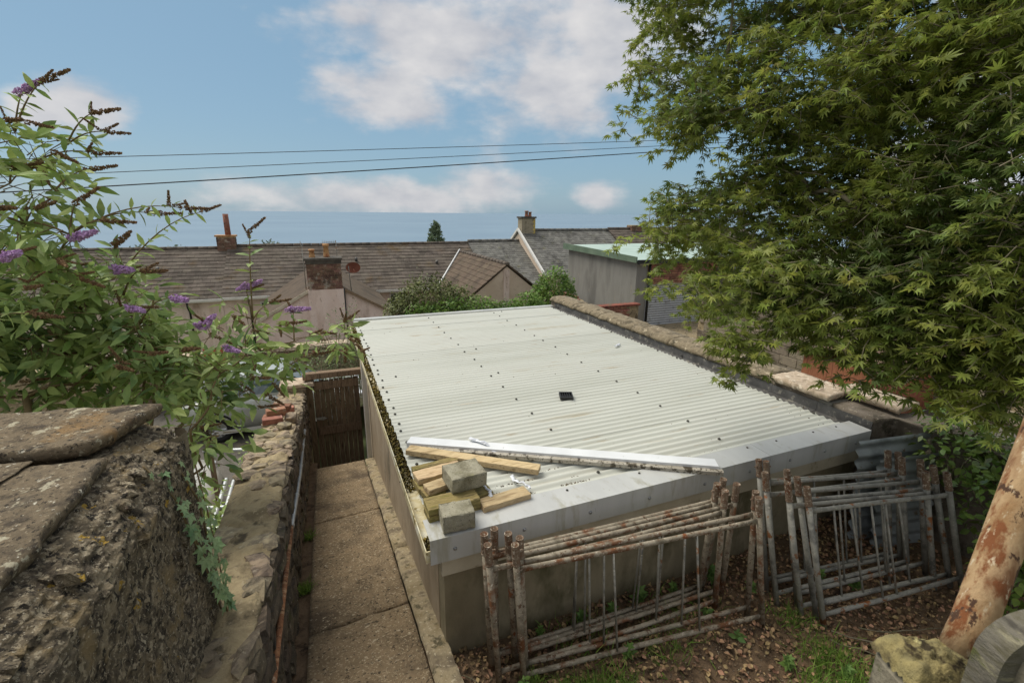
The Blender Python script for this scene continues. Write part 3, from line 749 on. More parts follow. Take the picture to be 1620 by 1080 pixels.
# sloping concrete path: slabs and kerbs as separate pieces
pe = tag(thing('path', None, None, (0.1, 4.7, -0.6)), kind='structure')
for (ya, yb) in ((1.2, 2.985), (3.0, 4.93), (4.94, 7.02)):
    def top(u, v, ya=ya, yb=yb):
        x = -0.285 + u * 0.70
        y = ya + v * (yb - ya) + 0.05 * (u - 0.5) + (0.02 * fbm(u * 4, ya) if v in (0.0, 1.0) else 0)
        return (x, y, path_z(y) + 0.006 * fbm(x * 4, y * 4) + 0.003 * fbm(x * 25, y * 25) - (0.012 if v in (0.0, 1.0) else 0))
    s = MB().grid(top, 22, 50)
    n0 = len(s.v)
    s.v += [(x, y, z - 0.16) for x, y, z in s.v[:n0]]
    nv = 51
    ring = [i * nv for i in range(23)] + [22 * nv + j for j in range(1, nv)] + [i * nv + nv - 1 for i in range(21, -1, -1)] + [j for j in range(nv - 2, 0, -1)]
    s.f += [(ring[i], ring[(i + 1) % len(ring)], ring[(i + 1) % len(ring)] + n0, ring[i] + n0) for i in range(len(ring))]
    s.obj('slab', m_path, pe, True)
for (ya, yb) in ((1.95, 3.86), (3.9, 7.0)):
    def kt(u, v, ya=ya, yb=yb):
        y = ya + v * (yb - ya)
        x = 0.424 + u * 0.145 + 0.008 * fbm(y * 3, u * 3)
        e = min(u, 1 - u)
        return (x, y, path_z(y) + 0.03 - (0.03 if u == 0 else 0) - (0.05 if v in (0, 1) else 0) + 0.01 * fbm(x * 20, y * 20))
    s = MB().grid(kt, 8, 90)
    s.obj('kerb', m_kerb, pe, True)
# the step down behind the end of the path and the soil strip along the wall
struct('soil_strip', MB().grid(lambda u, v: (-0.42 + u * 0.15, 1.2 + v * 6.2, path_z(1.2 + v * 6.2) - 0.03 + 0.02 * fbm(u * 4, v * 40)), 4, 80), m_soil, True)
MB().box(-0.3, 0.55, 7.03, 8.6, -2.25, -1.95).obj('step', m_path, pe)

# ================================================================== GARAGE
RZ = 0.955                      # roof level at the flashing
gar = thing('garage', 'flat pale corrugated roofed garage with rendered walls in the middle of the yard', 'garage', (2.5, 5.4, -0.2))
GX0, GX1, GY0, GY1 = 0.56, 4.5, 2.42, 8.46
MB().box(GX0, GX1, GY0, GY0 + 0.15, -0.4, 0.9).obj('front_wall', m_render_moss, gar)
MB().box(GX0 - 0.003, GX0 + 0.15, GY0 + 0.153, GY1, -2.2, 0.9).obj('side_wall', m_render, gar)
MB().box(GX0, GX1, GY1 - 0.15, GY1 + 0.002, -2.2, 0.897).obj('rear_wall', m_render, gar)
# corrugated sheets, ridges running across the roof, 0.076 m pitch
PIT = 0.0762
sheet_n = 8
y0 = 2.40
per = 10
k = 0
while y0 < 8.44:
    y1 = min(y0 + per * PIT, 8.46)
    dz = 0.0015 * (k % 2) + 0.002
    tilt = rng.uniform(-0.002, 0.002)

    def sh(u, v, y0=y0, y1=y1, dz=dz, tilt=tilt):
        y = y0 - 0.012 + v * (y1 - y0 + 0.024)
        x = 0.505 + u * 3.84 + 0.004 * math.sin(y * 40)
        return (x, y, RZ - 0.015 + dz + 0.0085 * math.cos(2 * math.pi * (y - 2.40) / PIT) + 0.012 * u + tilt * v + 0.0012 * fbm(x * 1.3, y * 1.3))
    MB().grid(sh, 10, int(round((y1 - y0) / PIT * 10)) + 2).obj('roof_sheet', m_roofmetal, gar, True, fix=False)
    y0 = y1
    k += 1
# roof bolts: one low dome mesh shared by all
bm_ = MB()
for r_, z_ in ((0.0135, 0), (0.0115, 0.006), (0.006, 0.010)):
    pass
ring = []
for r_, z_ in ((0.0135, -0.004), (0.0125, 0.004), (0.007, 0.010)):
    ring += [(r_ * math.cos(a * math.pi / 4), r_ * math.sin(a * math.pi / 4), z_) for a in range(8)]
bm_.add(ring, [(i * 8 + a, i * 8 + (a + 1) % 8, (i + 1) * 8 + (a + 1) % 8, (i + 1) * 8 + a) for i in range(2) for a in range(8)] + [tuple(range(16, 24))])
bolt_me = bm_.mesh('roof_bolt', m_bolt)
for xb, stp, off in ((0.56, 3, 8), (1.78, 5, 3), (3.045, 5, 4), (4.31, 5, 5)):
    i = off
    while 2.40 + i * PIT < 8.4:
        y = 2.40 + i * PIT
        jx = rng.uniform(-0.012, 0.012)
        inst('roof_bolt', bolt_me, TRS((xb + jx, y, RZ - 0.003 + 0.012 * (xb - 0.505) / 3.84), (rng.uniform(-.1, .1), 0, 0)), gar)
        if rng.random() < 0.12:
            inst('roof_bolt', bolt_me, TRS((xb + jx + rng.uniform(.1, .2), y + PIT, RZ - 0.003 + 0.012 * (xb - 0.505) / 3.84)), gar)
        i += stp if rng.random() < 0.8 else stp - 1
# front verge flashing in two lengths, each a folded sheet with thickness
for xa, xb in ((0.462, 3.196), (3.20, 4.44)):
    p = [(2.325, 0.795), (2.325, RZ + 0.008), (2.525, RZ + 0.014), (2.525, RZ + 0.011), (2.329, RZ + 0.004), (2.329, 0.795)]
    s = MB().prism(p, 'x', xa, xb)
    s.v = [(x, y, z + 0.004 * (x - 0.46) / 4) for x, y, z in s.v]
    s.obj('verge_flashing', m_flash, gar)
scr = MB()
ring = []
for r_, z_ in ((0.013, 0.0), (0.011, 0.006), (0.005, 0.009)):
    ring += [(r_ * math.cos(a * math.pi / 4), -z_, r_ * math.sin(a * math.pi / 4)) for a in range(8)]
scr.add(ring, [(i * 8 + a, i * 8 + (a + 1) % 8, (i + 1) * 8 + (a + 1) % 8, (i + 1) * 8 + a) for i in range(2) for a in range(8)] + [tuple(range(16, 24))])
scr_me = scr.mesh('flashing_screw', m_screw)
for x in (0.60, 1.08, 1.56, 2.04, 2.52, 3.0, 3.42, 3.84, 4.25):
    inst('flashing_screw', scr_me, TRS((x + rng.uniform(-.02, .02), 2.3245, 0.872 + rng.uniform(-.01, .01))), gar)
for x in (0.66, 0.93, 1.45, 2.05, 2.6, 3.12, 3.45, 3.9, 4.2):
    inst('roof_bolt', bolt_me, TRS((x, 2.485, RZ + 0.017), (0, 0, 0), (.7, .7, .6)), gar)
MB().box(0.535, 4.44, 2.36, 2.40, 0.665, 0.793).obj('barge_board', m_cream_board, gar)
MB().box(0.50, 4.42, 8.462, 8.58, RZ - 0.02, RZ + 0.02).obj('rear_flashing', m_flash, gar)
# lead strip against the boundary wall
lp = [(4.34, RZ - 0.025), (4.47, RZ - 0.02), (4.475, RZ + 0.075), (4.48, RZ + 0.075), (4.478, RZ - 0.03), (4.34, RZ - 0.032)]
s = MB()
for i in range(12):
    ya = 2.35 + i * 0.515
    s.prism([(a, b + rng.uniform(-.004, .004)) for a, b in lp], 'y', ya, ya + 0.512)
s.obj('lead_flashing', m_lead, gar)
# gutter: open trough with a lip, stop end at the front, moss lying in it
prof = [(0.438, 0.885), (0.444, 0.885), (0.446, 0.822), (0.46, 0.812), (0.535, 0.812), (0.545, 0.822), (0.547, 0.885), (0.553, 0.885), (0.553, 0.815), (0.54, 0.803), (0.455, 0.803), (0.438, 0.815)]
gut = MB().prism(prof, 'y', 2.345, 8.48)
gut.box(0.439, 0.552, 2.338, 2.345, 0.804, 0.884)
gutter = gut.obj('gutter', m_gutter, gar)
R_, T_ = [], []
for i in range(2600):
    y = 2.36 + 6.1 * rng.random()
    dn = 0.5 + 0.5 * fbm(1.7, y * 1.1)
    if 3.1 < y < 4.9:
        dn += 0.7
    if y < 2.5:
        dn += 0.5
    if 2.55 < y < 3.1:
        dn -= 0.5
    if rng.random() > dn:
        continue
    s_ = rng.uniform(0.006, 0.02)
    from mathutils import Euler
    R_.append(np.array(Euler((rng.uniform(0, 6), rng.uniform(0, 6), rng.uniform(0, 6))).to_matrix()) * s_)
    T_.append((rng.uniform(0.45, 0.545), y, 0.825 + rng.random() ** 2 * 0.055 * min(1, max(0.2, dn))))
TET_V = [(1, 0, -.5), (-.6, .9, -.5), (-.6, -.9, -.5), (0, 0, 1)]
TET_F = [(0, 1, 3), (1, 2, 3), (2, 0, 3), (0, 2, 1)]
bulk('moss', TET_V, TET_F, np.array(R_), np.array(T_), m_moss, gutter, kind='stuff')
# white corner trim where the wall meets the gate, and an outlet pipe beside it
MB().box(0.475, 0.54, 7.02, 7.07, -1.2, 0.80).obj('corner_trim', m_white, gar)

# silt in the troughs of the front corrugations
R_, T_ = [], []
for i in range(2600):
    x = 0.55 + rng.random() ** 1.2 * 2.6
    row = min(int(rng.expovariate(0.55)), 7)
    y = 2.40 + (row + 1.5) * PIT + rng.gauss(0, 0.008)
    if fbm(x * 3 + row * 5, row * 3.3) < -0.05 + row * 0.08:
        continue
    if x > 1.7 and row > 2:
        continue
    s_ = rng.uniform(0.002, 0.008)
    R_.append(np.array(Euler((rng.uniform(0, 6), rng.uniform(0, 6), rng.uniform(0, 6))).to_matrix()) * s_)
    T_.append((x, y, RZ - 0.017))
for i in range(260):     # odd specks elsewhere on the roof, more by the right edge
    x = rng.uniform(0.6, 4.3) if rng.random() < 0.5 else rng.uniform(4.1, 4.42)
    y = rng.uniform(2.6, 8.2) if x < 4.1 else 2.6 + rng.random() ** 2 * 3
    s_ = rng.uniform(0.002, 0.007)
    R_.append(np.array(Euler((0, 0, rng.uniform(0, 6))).to_matrix()) * s_)
    T_.append((x, y, RZ - 0.006))
o = bulk('roof_silt', TET_V, TET_F, np.array(R_), np.array(T_), m_litter2)
tag(o, 'dark leaf silt lying in the troughs at the front of the pale roof', 'leaf silt', kind='stuff')

# ------------------------------------------------------------------ things left on the roof
def plank(c, length, w, t, ang, mat, label, tilt=0.0, group='offcuts of timber on the roof', name='timber_offcut'):
    ux = Vector((math.cos(ang), math.sin(ang), tilt)).normalized()
    uy = Vector((-math.sin(ang), math.cos(ang), 0))
    uz = ux.cross(uy)
    return solo(name, MB().rough_box(c, ux * length / 2, uy * w / 2, uz * t / 2, (20, 8, 6), 0.0025, 0.004, c[0] * 9), mat, label, 'timber', group)


B0 = RZ + 0.006                    # crests of the corrugations
plank((0.955, 3.09, B0 + 0.030), 1.06, 0.095, 0.044, -0.66, m_wood_pale, 'long clean sawn plank lying aslant in front of the white plastic trim', name='timber_plank')
plank((0.68, 3.105, B0 + 0.026), 0.35, 0.06, 0.046, 0.10, m_wood_moss, 'greenish timber offcut at the back of the pile, nearest the long plank')
plank((0.67, 2.90, B0 + 0.024), 0.36, 0.15, 0.045, 0.12, m_wood_moss, 'wide timber offcut lying flat on the roof, second from the back of the pile')
plank((0.665, 2.935, B0 + 0.069), 0.34, 0.13, 0.042, 0.13, m_wood_pale, 'brown knotty offcut topmost at the back of the pile')
plank((0.585, 2.765, B0 + 0.026), 0.14, 0.11, 0.05, 0.2, m_wood_moss, 'short block of timber at the gutter end of the pile')
plank((0.64, 2.765, B0 + 0.075), 0.22, 0.10, 0.042, 0.25, m_wood_pale, 'short pale offcut wedged under the larger concrete block')
plank((0.66, 2.555, B0 + 0.022), 0.34, 0.13, 0.045, 0.05, m_wood_moss, 'mossy offcut lying flat under the green plank, nearest the small block')
plank((0.66, 2.565, B0 + 0.068), 0.335, 0.145, 0.044, 0.02, m_wood_moss, 'green mossy plank on top of the pile between the two concrete blocks')
plank((0.84, 2.66, B0 + 0.022), 0.22, 0.14, 0.045, 0.1, m_wood_moss, 'dull timber offcut under the right side of the larger concrete block')
plank((1.005, 2.525, B0 + 0.024), 0.345, 0.11, 0.044, 0.10, m_wood_pale, 'bright yellow offcut lying alone to the right of the pile', name='timber_offcut')


def conc_block(c, dims, ang, label, tilt=(0, 0)):
    from mathutils import Euler
    E = Euler((tilt[0], tilt[1], ang)).to_matrix()
    u, v, w = E.col[0] * dims[0] / 2, E.col[1] * dims[1] / 2, E.col[2] * dims[2] / 2
    s = MB()
    s.rough_box(c, u, v, w, (22, 18, 12), 0.004, 0.009, c[1] * 7)
    return solo('concrete_block', s, m_block, label, 'block', 'cut concrete blocks on the roof')


b1 = conc_block((0.785, 2.705, B0 + 0.147), (0.245, 0.20, 0.105), 0.10, 'larger grey concrete block resting on the pile of timber', (0.03, 0.02))
conc_block((0.648, 2.408, RZ + 0.075), (0.195, 0.145, 0.115), -0.06, 'smaller speckled concrete block on the front flashing of the roof')


# lengths of white plastic trim tied with polythene
def trim(name, a, b, prof, mat, label):
    a, b = Vector(a), Vector(b)
    d = (b - a).normalized()
    sd = d.cross(Vector((0, 0, 1))).normalized()
    up = sd.cross(d)
    vs = [a + sd * u + up * v for u, v in prof] + [b + sd * u + up * v for u, v in prof]
    n = len(prof)
    s = MB().add(vs, [(i, (i + 1) % n, n + (i + 1) % n, n + i) for i in range(n)] + [tuple(range(n))[::-1], tuple(range(n, 2 * n))])
    return solo(name, s, mat, label, 'trim', 'plastic trim lengths on the roof')


trim('plastic_trim', (0.565, 3.53, B0 + 0.05), (2.63, 2.33, B0 + 0.05), [(-0.055, 0.0), (0.05, 0.0), (0.05, -0.034), (0.056, -0.034), (0.056, 0.008), (-0.055, 0.008)], m_upvc,
     'long clean white plastic trim lying across the roof, upper of two')
trim('plastic_trim', (0.56, 3.47, B0 + 0.022), (2.62, 2.26, B0 + 0.022), [(-0.02, -0.018), (0.03, -0.018), (0.032, 0.012), (0.01, 0.02), (-0.02, 0.012)], m_upvc_dirty,
     'grimy stained plastic trim under the clean white one, lower of two')


def crumple(pts, r, label, seed):
    q = random.Random(seed)
    s = MB()
    P = []
    for i in range(len(pts) - 1):
        for t in range(4):
            p = Vector(pts[i]).lerp(Vector(pts[i + 1]), t / 4)
            P.append(p + Vector((q.uniform(-1, 1), q.uniform(-1, 1), q.uniform(0, 1))) * r * 0.7)
    P.append(Vector(pts[-1]))
    s.tube(P, [r * q.uniform(.5, 1.2) for _ in P], 6, squash=[(q.uniform(.6, 1.4), q.uniform(.4, .9)) for _ in P])
    return solo('polythene_scrap', s, m_polythene, label, 'polythene', 'scraps of polythene on the roof')


crumple([(1.03, 3.33, B0 + .07), (1.10, 3.24, B0 + .07), (1.15, 3.15, B0 + .04), (1.19, 3.09, B0 + .015)], 0.016, 'twist of clear polythene tied round the white plastic trim', 1)
crumple([(1.17, 2.79, B0 + .01), (1.15, 2.72, B0 + .012), (1.19, 2.64, B0 + .035), (1.21, 2.57, B0 + .03)], 0.010, 'white polythene string lying from the long plank to the yellow offcut', 2)
crumple([(0.915, 2.67, B0 + .06), (0.93, 2.60, B0 + .05), (0.925, 2.55, B0 + .045)], 0.011, 'polythene scrap beside the larger concrete block', 3)
crumple([(3.86, 5.44, B0 + .012), (3.93, 5.46, B0 + .015), (3.98, 5.52, B0 + .012)], 0.018, 'small white polythene scrap alone far out on the roof', 4)
# black grille cover lying on the roof: tray with bars
bt = thing('black_grille', 'small black plastic grille lying on the open roof', 'grille', (2.27, 4.0, B0))
E3 = Matrix.Rotation(-0.35, 3, 'Z') @ Matrix.Rotation(0.10, 3, 'X')
def bl(s, c, d, ch=0.0):
    return s.obox(Vector((2.27, 4.0, B0 + 0.018)) + E3 @ Vector(c), E3 @ Vector((d[0] / 2, 0, 0)), E3 @ Vector((0, d[1] / 2, 0)), E3 @ Vector((0, 0, d[2] / 2)))
s = MB()
bl(s, (0, -.058, 0), (.135, .012, .03)); bl(s, (0, .058, 0), (.135, .012, .03)); bl(s, (-.062, 0, 0.001), (.012, .104, .028)); bl(s, (.062, 0, 0.001), (.012, .104, .028)); bl(s, (0, 0, -.012), (.112, .104, .004))
s.obj('frame', m_black, bt)
for i in range(4):
    bl(MB(), (-.036 + i * .024, 0, 0.004), (.008, .103, .014)).obj('bar', m_black, bt)

# ================================================================== SCAFFOLD FRAMES
TR = 0.0205


def scaff_frame(bl_, tl_, br_, tr_, mat, label, group, bars, seed, pins=True):
    """two socketed posts, flattened-end top and bottom rails, thin vertical bars"""
    q = random.Random(seed)
    bl_, tl_, br_, tr_ = map(Vector, (bl_, tl_, br_, tr_))
    t = thing('scaffold_trestle', label, 'scaffold frame', ((bl_ + br_) / 2), group)
    for a, b in ((bl_, tl_), (br_, tr_)):
        d = (b - a).normalized()
        L = (b - a).length
        post = MB().tube([a, b - d * 0.13], TR * 0.97, 12).obj('post', mat, t, True)
        so = MB().pipe(b - d * 0.13, b, TR * 1.12, 0.004, 12, 0.06)
        so.tube([b - d * 0.134, b - d * 0.126], TR * 1.22, 12)
        so.obj('socket', m_rust_end, post, True)
        if pins and q.random() < 0.8:
            sd = d.cross(Vector((0, 1, 0.2))).normalized() * (1 if q.random() < .5 else -1)
            MB().tube([b - d * 0.05, b - d * 0.05 + sd * 0.042], 0.006, 6).obj('locking_pin', m_rust_end, post)
    dl, dr = (tl_ - bl_).normalized(), (tr_ - br_).normalized()
    for nm, hl, hr in (('top_rail', (tl_ - bl_).length - 0.175, (tr_ - br_).length - 0.175), ('bottom_rail', 0.105, 0.105)):
        a, b = bl_ + dl * hl, br_ + dr * hr
        e = (b - a).normalized()
        mid = a.lerp(b, q.uniform(.35, .65)) + Vector((0, q.uniform(-.006, .006), q.uniform(-.009, .004)))
        P = [a + e * 0.02, a + e * 0.06, a + e * 0.13, mid, b - e * 0.13, b - e * 0.06, b - e * 0.02]
        MB().tube(P, TR * 0.78, 10, squash=[(0.55, 1.35), (0.6, 1.3), (1, 1), (1, 1), (1, 1), (0.6, 1.3), (0.55, 1.35)]).obj(nm, mat, t, True)
    for u in bars:
        a = (bl_ + dl * 0.105).lerp(br_ + dr * 0.105, u)
        b = (tl_ - dl * 0.175).lerp(tr_ - dr * 0.175, u)
        off = Vector((0, -0.004, 0))
        MB().tube([a + off, b + off], 0.0072, 8).obj('vertical_bar', m_galv, t, True)
    return t


def gy(x, y):
    return yard_z(x, y) - 0.01


LB = [  # bottom-left, top-left, bottom-right, top-right (x, y), bars, label
    ((0.84, 2.24), (0.813, 2.20), (2.50, 2.20), (2.473, 2.115), (0.33, 0.62), 'rusty scaffold frame at the back of the left pile, closest to the garage wall'),
    ((0.80, 2.215), (0.743, 2.178), (2.43, 2.16), (2.385, 2.085), (0.36, 0.66), 'rusty scaffold frame of the left pile, second from the garage wall'),
    ((0.955, 2.19), (0.872, 2.132), (2.60, 2.10), (2.51, 2.035), (0.3, 0.65), 'rusty scaffold frame of the left pile, third from the garage wall'),
    ((0.815, 2.115), (0.731, 2.085), (2.47, 2.03), (2.374, 2.005), (0.38, 0.69), 'rusty scaffold frame of the left pile, third from the front'),
    ((0.99, 2.10), (0.918, 2.074), (2.65, 1.90), (2.554, 1.92), (0.32, 0.67), 'rusty scaffold frame of the left pile, second from the front'),
    ((0.955, 2.045), (0.872, 2.03), (2.685, 1.80), (2.511, 1.862), (0.36, 0.71), 'rusty scaffold frame at the very front of the left pile, grass at its foot'),
]
for i, (a, b, c, d, bars, lab) in enumerate(LB):
    za = 1.04
    scaff_frame((*a, gy(*a)), (*b, za), (*c, gy(*c)), (*d, za), m_rust, lab, 'rusty scaffold frames stacked in front of the garage', bars, i)
RB = [
    ((2.99, 2.02), (2.932, 2.225), (4.09, 1.80), (3.992, 1.95), (0.3, 0.64), 'grey scaffold frame at the back of the right pile, closest to the garage'),
    ((3.02, 1.97), (2.961, 2.186), (4.14, 1.75), (4.04, 1.905), (0.34, 0.68), 'grey scaffold frame of the right pile, second from the garage'),
    ((2.94, 1.89), (2.815, 2.072), (4.10, 1.68), (3.974, 1.845), (0.32, 0.62), 'grey scaffold frame of the right pile, third from the garage'),
    ((3.08, 1.83), (2.993, 2.04), (4.20, 1.61), (4.066, 1.77), (0.36, 0.68), 'grey scaffold frame in the middle of the right pile'),
    ((3.00, 1.74), (2.844, 1.915), (4.10, 1.50), (3.908, 1.655), (0.3, 0.66), 'grey scaffold frame of the right pile, third from the front'),
    ((3.10, 1.70), (2.972, 1.945), (4.22, 1.46), (4.057, 1.685), (0.35, 0.7), 'grey scaffold frame of the right pile, second from the front'),
    ((3.07, 1.62), (2.919, 1.833), (4.24, 1.40), (4.036, 1.59), (0.42, 0.52), 'grey scaffold frame at the very front of the right pile'),
]
for i, (a, b, c, d, bars, lab) in enumerate(RB):
    scaff_frame((*a, gy(*a)), (*b, 1.04), (*c, gy(*c) + .02), (*d, 1.04), m_galv, lab, 'grey scaffold frames stacked by the boundary wall', bars, 50 + i)

# ================================================================== LOW RUBBLE WALL BESIDE THE PATH
def wtop(y):
    return float(np.interp(y, [1.4, 2.0, 3.0, 4.0, 5.3, 6.3, 7.4, 8.6], [1.12, 1.0, 0.80, 0.68, 0.46, 0.22, -0.05, -0.22]))


stones = make_stones('stone', m_stone)
flat_stones = make_stones('stone', m_stone, 8, 0.16, 0.3)
shaded_stones = make_stones('stone', m_stone_shaded)
lw = thing('rubble_wall', 'low rough stone wall with mortared top running down beside the path', 'wall', (-0.58, 4.7, -2.1))


def wall_sec(u, v):
    y = 1.3 + v * 7.3
    t = wtop(y) - 0.012
    prof = [(-0.80, -2.15), (-0.80, t - 0.25), (-0.78, t - 0.03), (-0.66, t + 0.005), (-0.5, t + 0.005), (-0.415, t - 0.02), (-0.40, t - 0.15), (-0.40, path_z(y) - 0.3)]
    f = u * 7
    i = min(int(f), 6)
    a, b = prof[i], prof[i + 1]
    x, z = a[0] + (b[0] - a[0]) * (f - i), a[1] + (b[1] - a[1]) * (f - i)
    n = 0.022 * fbm(x * 6 + z * 3, y * 6, z * 6) + 0.012 * fbm(x * 20, y * 20, z * 20)
    return (x + n * 0.6, y, z + n)


MB().grid(wall_sec, 42, 220).obj('mortar', m_mortar, lw, True)
# top stones, bedded in the mortar
y = 1.75
while y < 8.5:
    dy = rng.uniform(0.13, 0.27)
    x = -0.80
    while x < -0.42:
        dx = rng.uniform(0.11, 0.24)
        if x + dx > -0.40:
            dx = -0.39 - x
        if dx < 0.06:
            break
        keep = 0.94 if y > 3.7 else (0.30 if y < 2.9 else 0.62)
        if x > -0.56:
            keep = max(keep, 0.85)
        if rng.random() < keep:
            yc, xc = y + dy / 2 + rng.uniform(-.02, .02), x + dx / 2
            h = rng.uniform(0.07, 0.12)
            me = rng.choice(flat_stones)
            inst('stone', me, TRS((xc, yc, wtop(yc) - h * 0.46 + rng.uniform(-.014, .010)), (rng.uniform(-.06, .06) - 0.18, rng.uniform(-.1, .1), rng.uniform(-.3, .3)), (dx * 1.04, dy * 1.04, h)), lw)
        x += dx
    y += dy
# face stones towards the path, with shade put into their darker colour
y = 1.5
for row in range(9):
    y = 1.5 + rng.random() * 0.2
    while y < 8.4:
        dy = rng.uniform(0.16, 0.36)
        yc = y + dy / 2
        zc = wtop(yc) - 0.10 - row * 0.105
        if zc > path_z(yc) - 0.12:
            inst('stone', rng.choice(shaded_stones), TRS((-0.405 + rng.uniform(-.012, .012), yc, zc), (rng.uniform(-.1, .1) - .2, rng.uniform(-.1, .1), rng.uniform(-.1, .1)), (0.085, dy * 1.03, 0.108)), lw)
        y += dy
# loose red bricks and pale stones on the lower end of the wall
brick_me = MB().obox((0, 0, 0), (0.108, 0, 0), (0, 0.051, 0), (0, 0, 0.033), 0.002, 0.005).mesh('brick', m_brick)
for i, (bx, by, bz, rz, ry, lab) in enumerate([(-0.64, 5.75, 0.435, 0.15, 0.05, 'red brick nearest the camera on the lower end of the rubble wall'),
                                               (-0.66, 6.0, 0.37, -0.1, 0.0, 'second red brick along the lower end of the rubble wall'),
                                               (-0.62, 6.0, 0.445, 0.25, 0.06, 'red brick lying on top of the second brick on the rubble wall'),
                                               (-0.60, 6.25, 0.31, 0.3, 0.0, 'third red brick along the lower end of the rubble wall'),
                                               (-0.58, 6.28, 0.382, -0.2, 0.1, 'red brick on top of the third brick along the rubble wall'),
                                               (-0.56, 6.55, 0.23, 0.1, 0.0, 'red brick farthest along the rubble wall towards the gate')]):
    o = bpy.data.objects.new('brick', brick_me)
    COL.objects.link(o)
    o.matrix_world = TRS((bx, by, bz), (0, ry, rz))
    tag(o, lab, 'brick', 'loose bricks on the rubble wall')
for i, (sx, sy, s0, lab) in enumerate([(-0.46, 6.0, 0.13, 'pale flat loose stone beside the red bricks on the wall'), (-0.5, 5.5, 0.11, 'small pale loose stone in front of the red bricks'),
                                       (-0.62, 7.0, 0.2, 'rounded grey boulder on the far end of the rubble wall')]):
    o = bpy.data.objects.new('loose_stone', stones[i].copy())
    COL.objects.link(o)
    o.matrix_world = TRS((sx, sy, wtop(sy) + s0 * 0.3), (0.1, 0, i), (s0, s0 * 1.3, s0 * 0.75))
    tag(o, lab, 'stone')

# handrail fixed to the wall: bright upper length, rusted lower length, brackets
hr = thing('handrail', 'thin pipe handrail along the stone wall, silver beyond and rusty nearer', 'handrail', (-0.36, 4.3, 0.0))
RP = [(-0.36, 1.15, 0.82), (-0.36, 1.96, 0.702), (-0.362, 2.6, 0.592), (-0.36, 3.52, 0.468)]
MB().tube(RP, 0.0162, 10).obj('rusty_pipe', m_rust_deep, hr, True)
RP2 = [(-0.36, 3.50, 0.47), (-0.36, 4.0, 0.337), (-0.36, 4.94, 0.125), (-0.36, 6.62, -0.133)]
MB().tube(RP2, 0.017, 10).obj('galvanised_pipe', m_galv_bright, hr, True)
for (yy, zz) in ((3.52, 0.468), (4.25, 0.285), (5.2, 0.085), (5.9, -0.02), (6.55, -0.122)):
    s = MB().tube([(-0.36, yy - 0.016, zz), (-0.36, yy + 0.016, zz)], 0.0225, 10)
    s.tube([(-0.36, yy, zz), (-0.41, yy, zz - 0.004), (-0.47, yy, zz - 0.006)], 0.009, 8)
    s.obj('bracket', m_galv_bright, hr, True)

# ================================================================== TALL WALL IN THE LEFT FOREGROUND
tw = thing('old_wall', 'tall weathered wall with stone coping slabs in the left foreground', 'wall', (-1.15, 1.2, -2.1))


def tall(u, v):
    y = -0.6 + v * 2.9
    prof = [(-1.75, -2.2), (-1.75, 1.9), (-1.0, 1.93), (-0.76, 1.925), (-0.69, 1.895), (-0.612, 1.835), (-0.600, 1.80), (-0.590, 1.35), (-0.58, 0.9), (-0.572, 0.3), (-0.565, -0.4)]
    f = u * 10
    i = min(int(f), 9)
    a, b = prof[i], prof[i + 1]
    x, z = a[0] + (b[0] - a[0]) * (f - i), a[1] + (b[1] - a[1]) * (f - i)
    n = 0.007 * fbm(x * 5, y * 5, z * 5) + 0.008 * fbm(x * 16 + 4, y * 16, z * 9) + 0.009 * fbm(x * 45, y * 45, z * 38)
    return (x + n * 1.1, y + 0.02 * fbm(z * 4, x * 4) * v, z + n * (0.7 if i in (3, 4, 5) else 0.3))


s = MB().grid(tall, 200, 190)
# far end face
n_end = 40
end = MB().grid(lambda u, v: (-1.75 + u * (1.15 - 0.02 * fbm(v * 8, 1)), 2.295 + 0.02 * fbm(u * 9, v * 12), -2.2 + v * (4.11 - 0.12 * max(0, u - 0.85) / 0.15)), 30, 60)
s.add(end.v, end.f)
s.obj('rendered_body', m_oldwall, tw, True, fix=False)
# stones showing through the render (wall_face_stones)
ow_stones = make_stones('stone', m_oldwall, 8, 0.2, 0.35)
for k in range(70):
    yy = rng.uniform(0.2, 2.2)
    zz = 1.80 - rng.random() * 1.5
    w_, h_ = rng.uniform(.08, .24), rng.uniform(.05, .12)
    inst('stone', rng.choice(ow_stones), TRS((-0.592 - 0.012 * (zz - 0.9) - rng.uniform(0.012, 0.026), yy, zz), (rng.uniform(-.3, .3), rng.uniform(-.1, .1), rng.uniform(-.08, .08)), (0.07, w_, h_)), tw)
for k in range(26):
    yy = rng.uniform(0.5, 2.15)
    inst('stone', rng.choice(ow_stones), TRS((rng.uniform(-0.73, -0.66), yy, 1.885 + rng.uniform(-.012, .006)), (rng.uniform(-.2, .2), .35, rng.uniform(-1, 1)), (rng.uniform(.03, .08), rng.uniform(.04, .12), .035)), tw)
# pale plastered return at the far corner
MB().grid(lambda u, v: (-0.655 + 0.055 * (1 - abs(2 * u - 1) ** 3) + 0.008 * fbm(v * 14, u * 6), 2.22 + u * 0.14, 0.6 + v * 1.26 + 0.006 * fbm(v * 30, u * 9)), 10, 70).obj('corner_plaster', M('corner_plaster', [rgb('6f6552'), rgb('857a64'), rgb('575040')], scale=6, rough=0.97, bump=0.9, bscale=60, bdist=0.015, spots=[(30, 0.62, 0.08, rgb('9a8f78')), (5, 0.62, 0.1, rgb('3f392e'))]), tw, True)


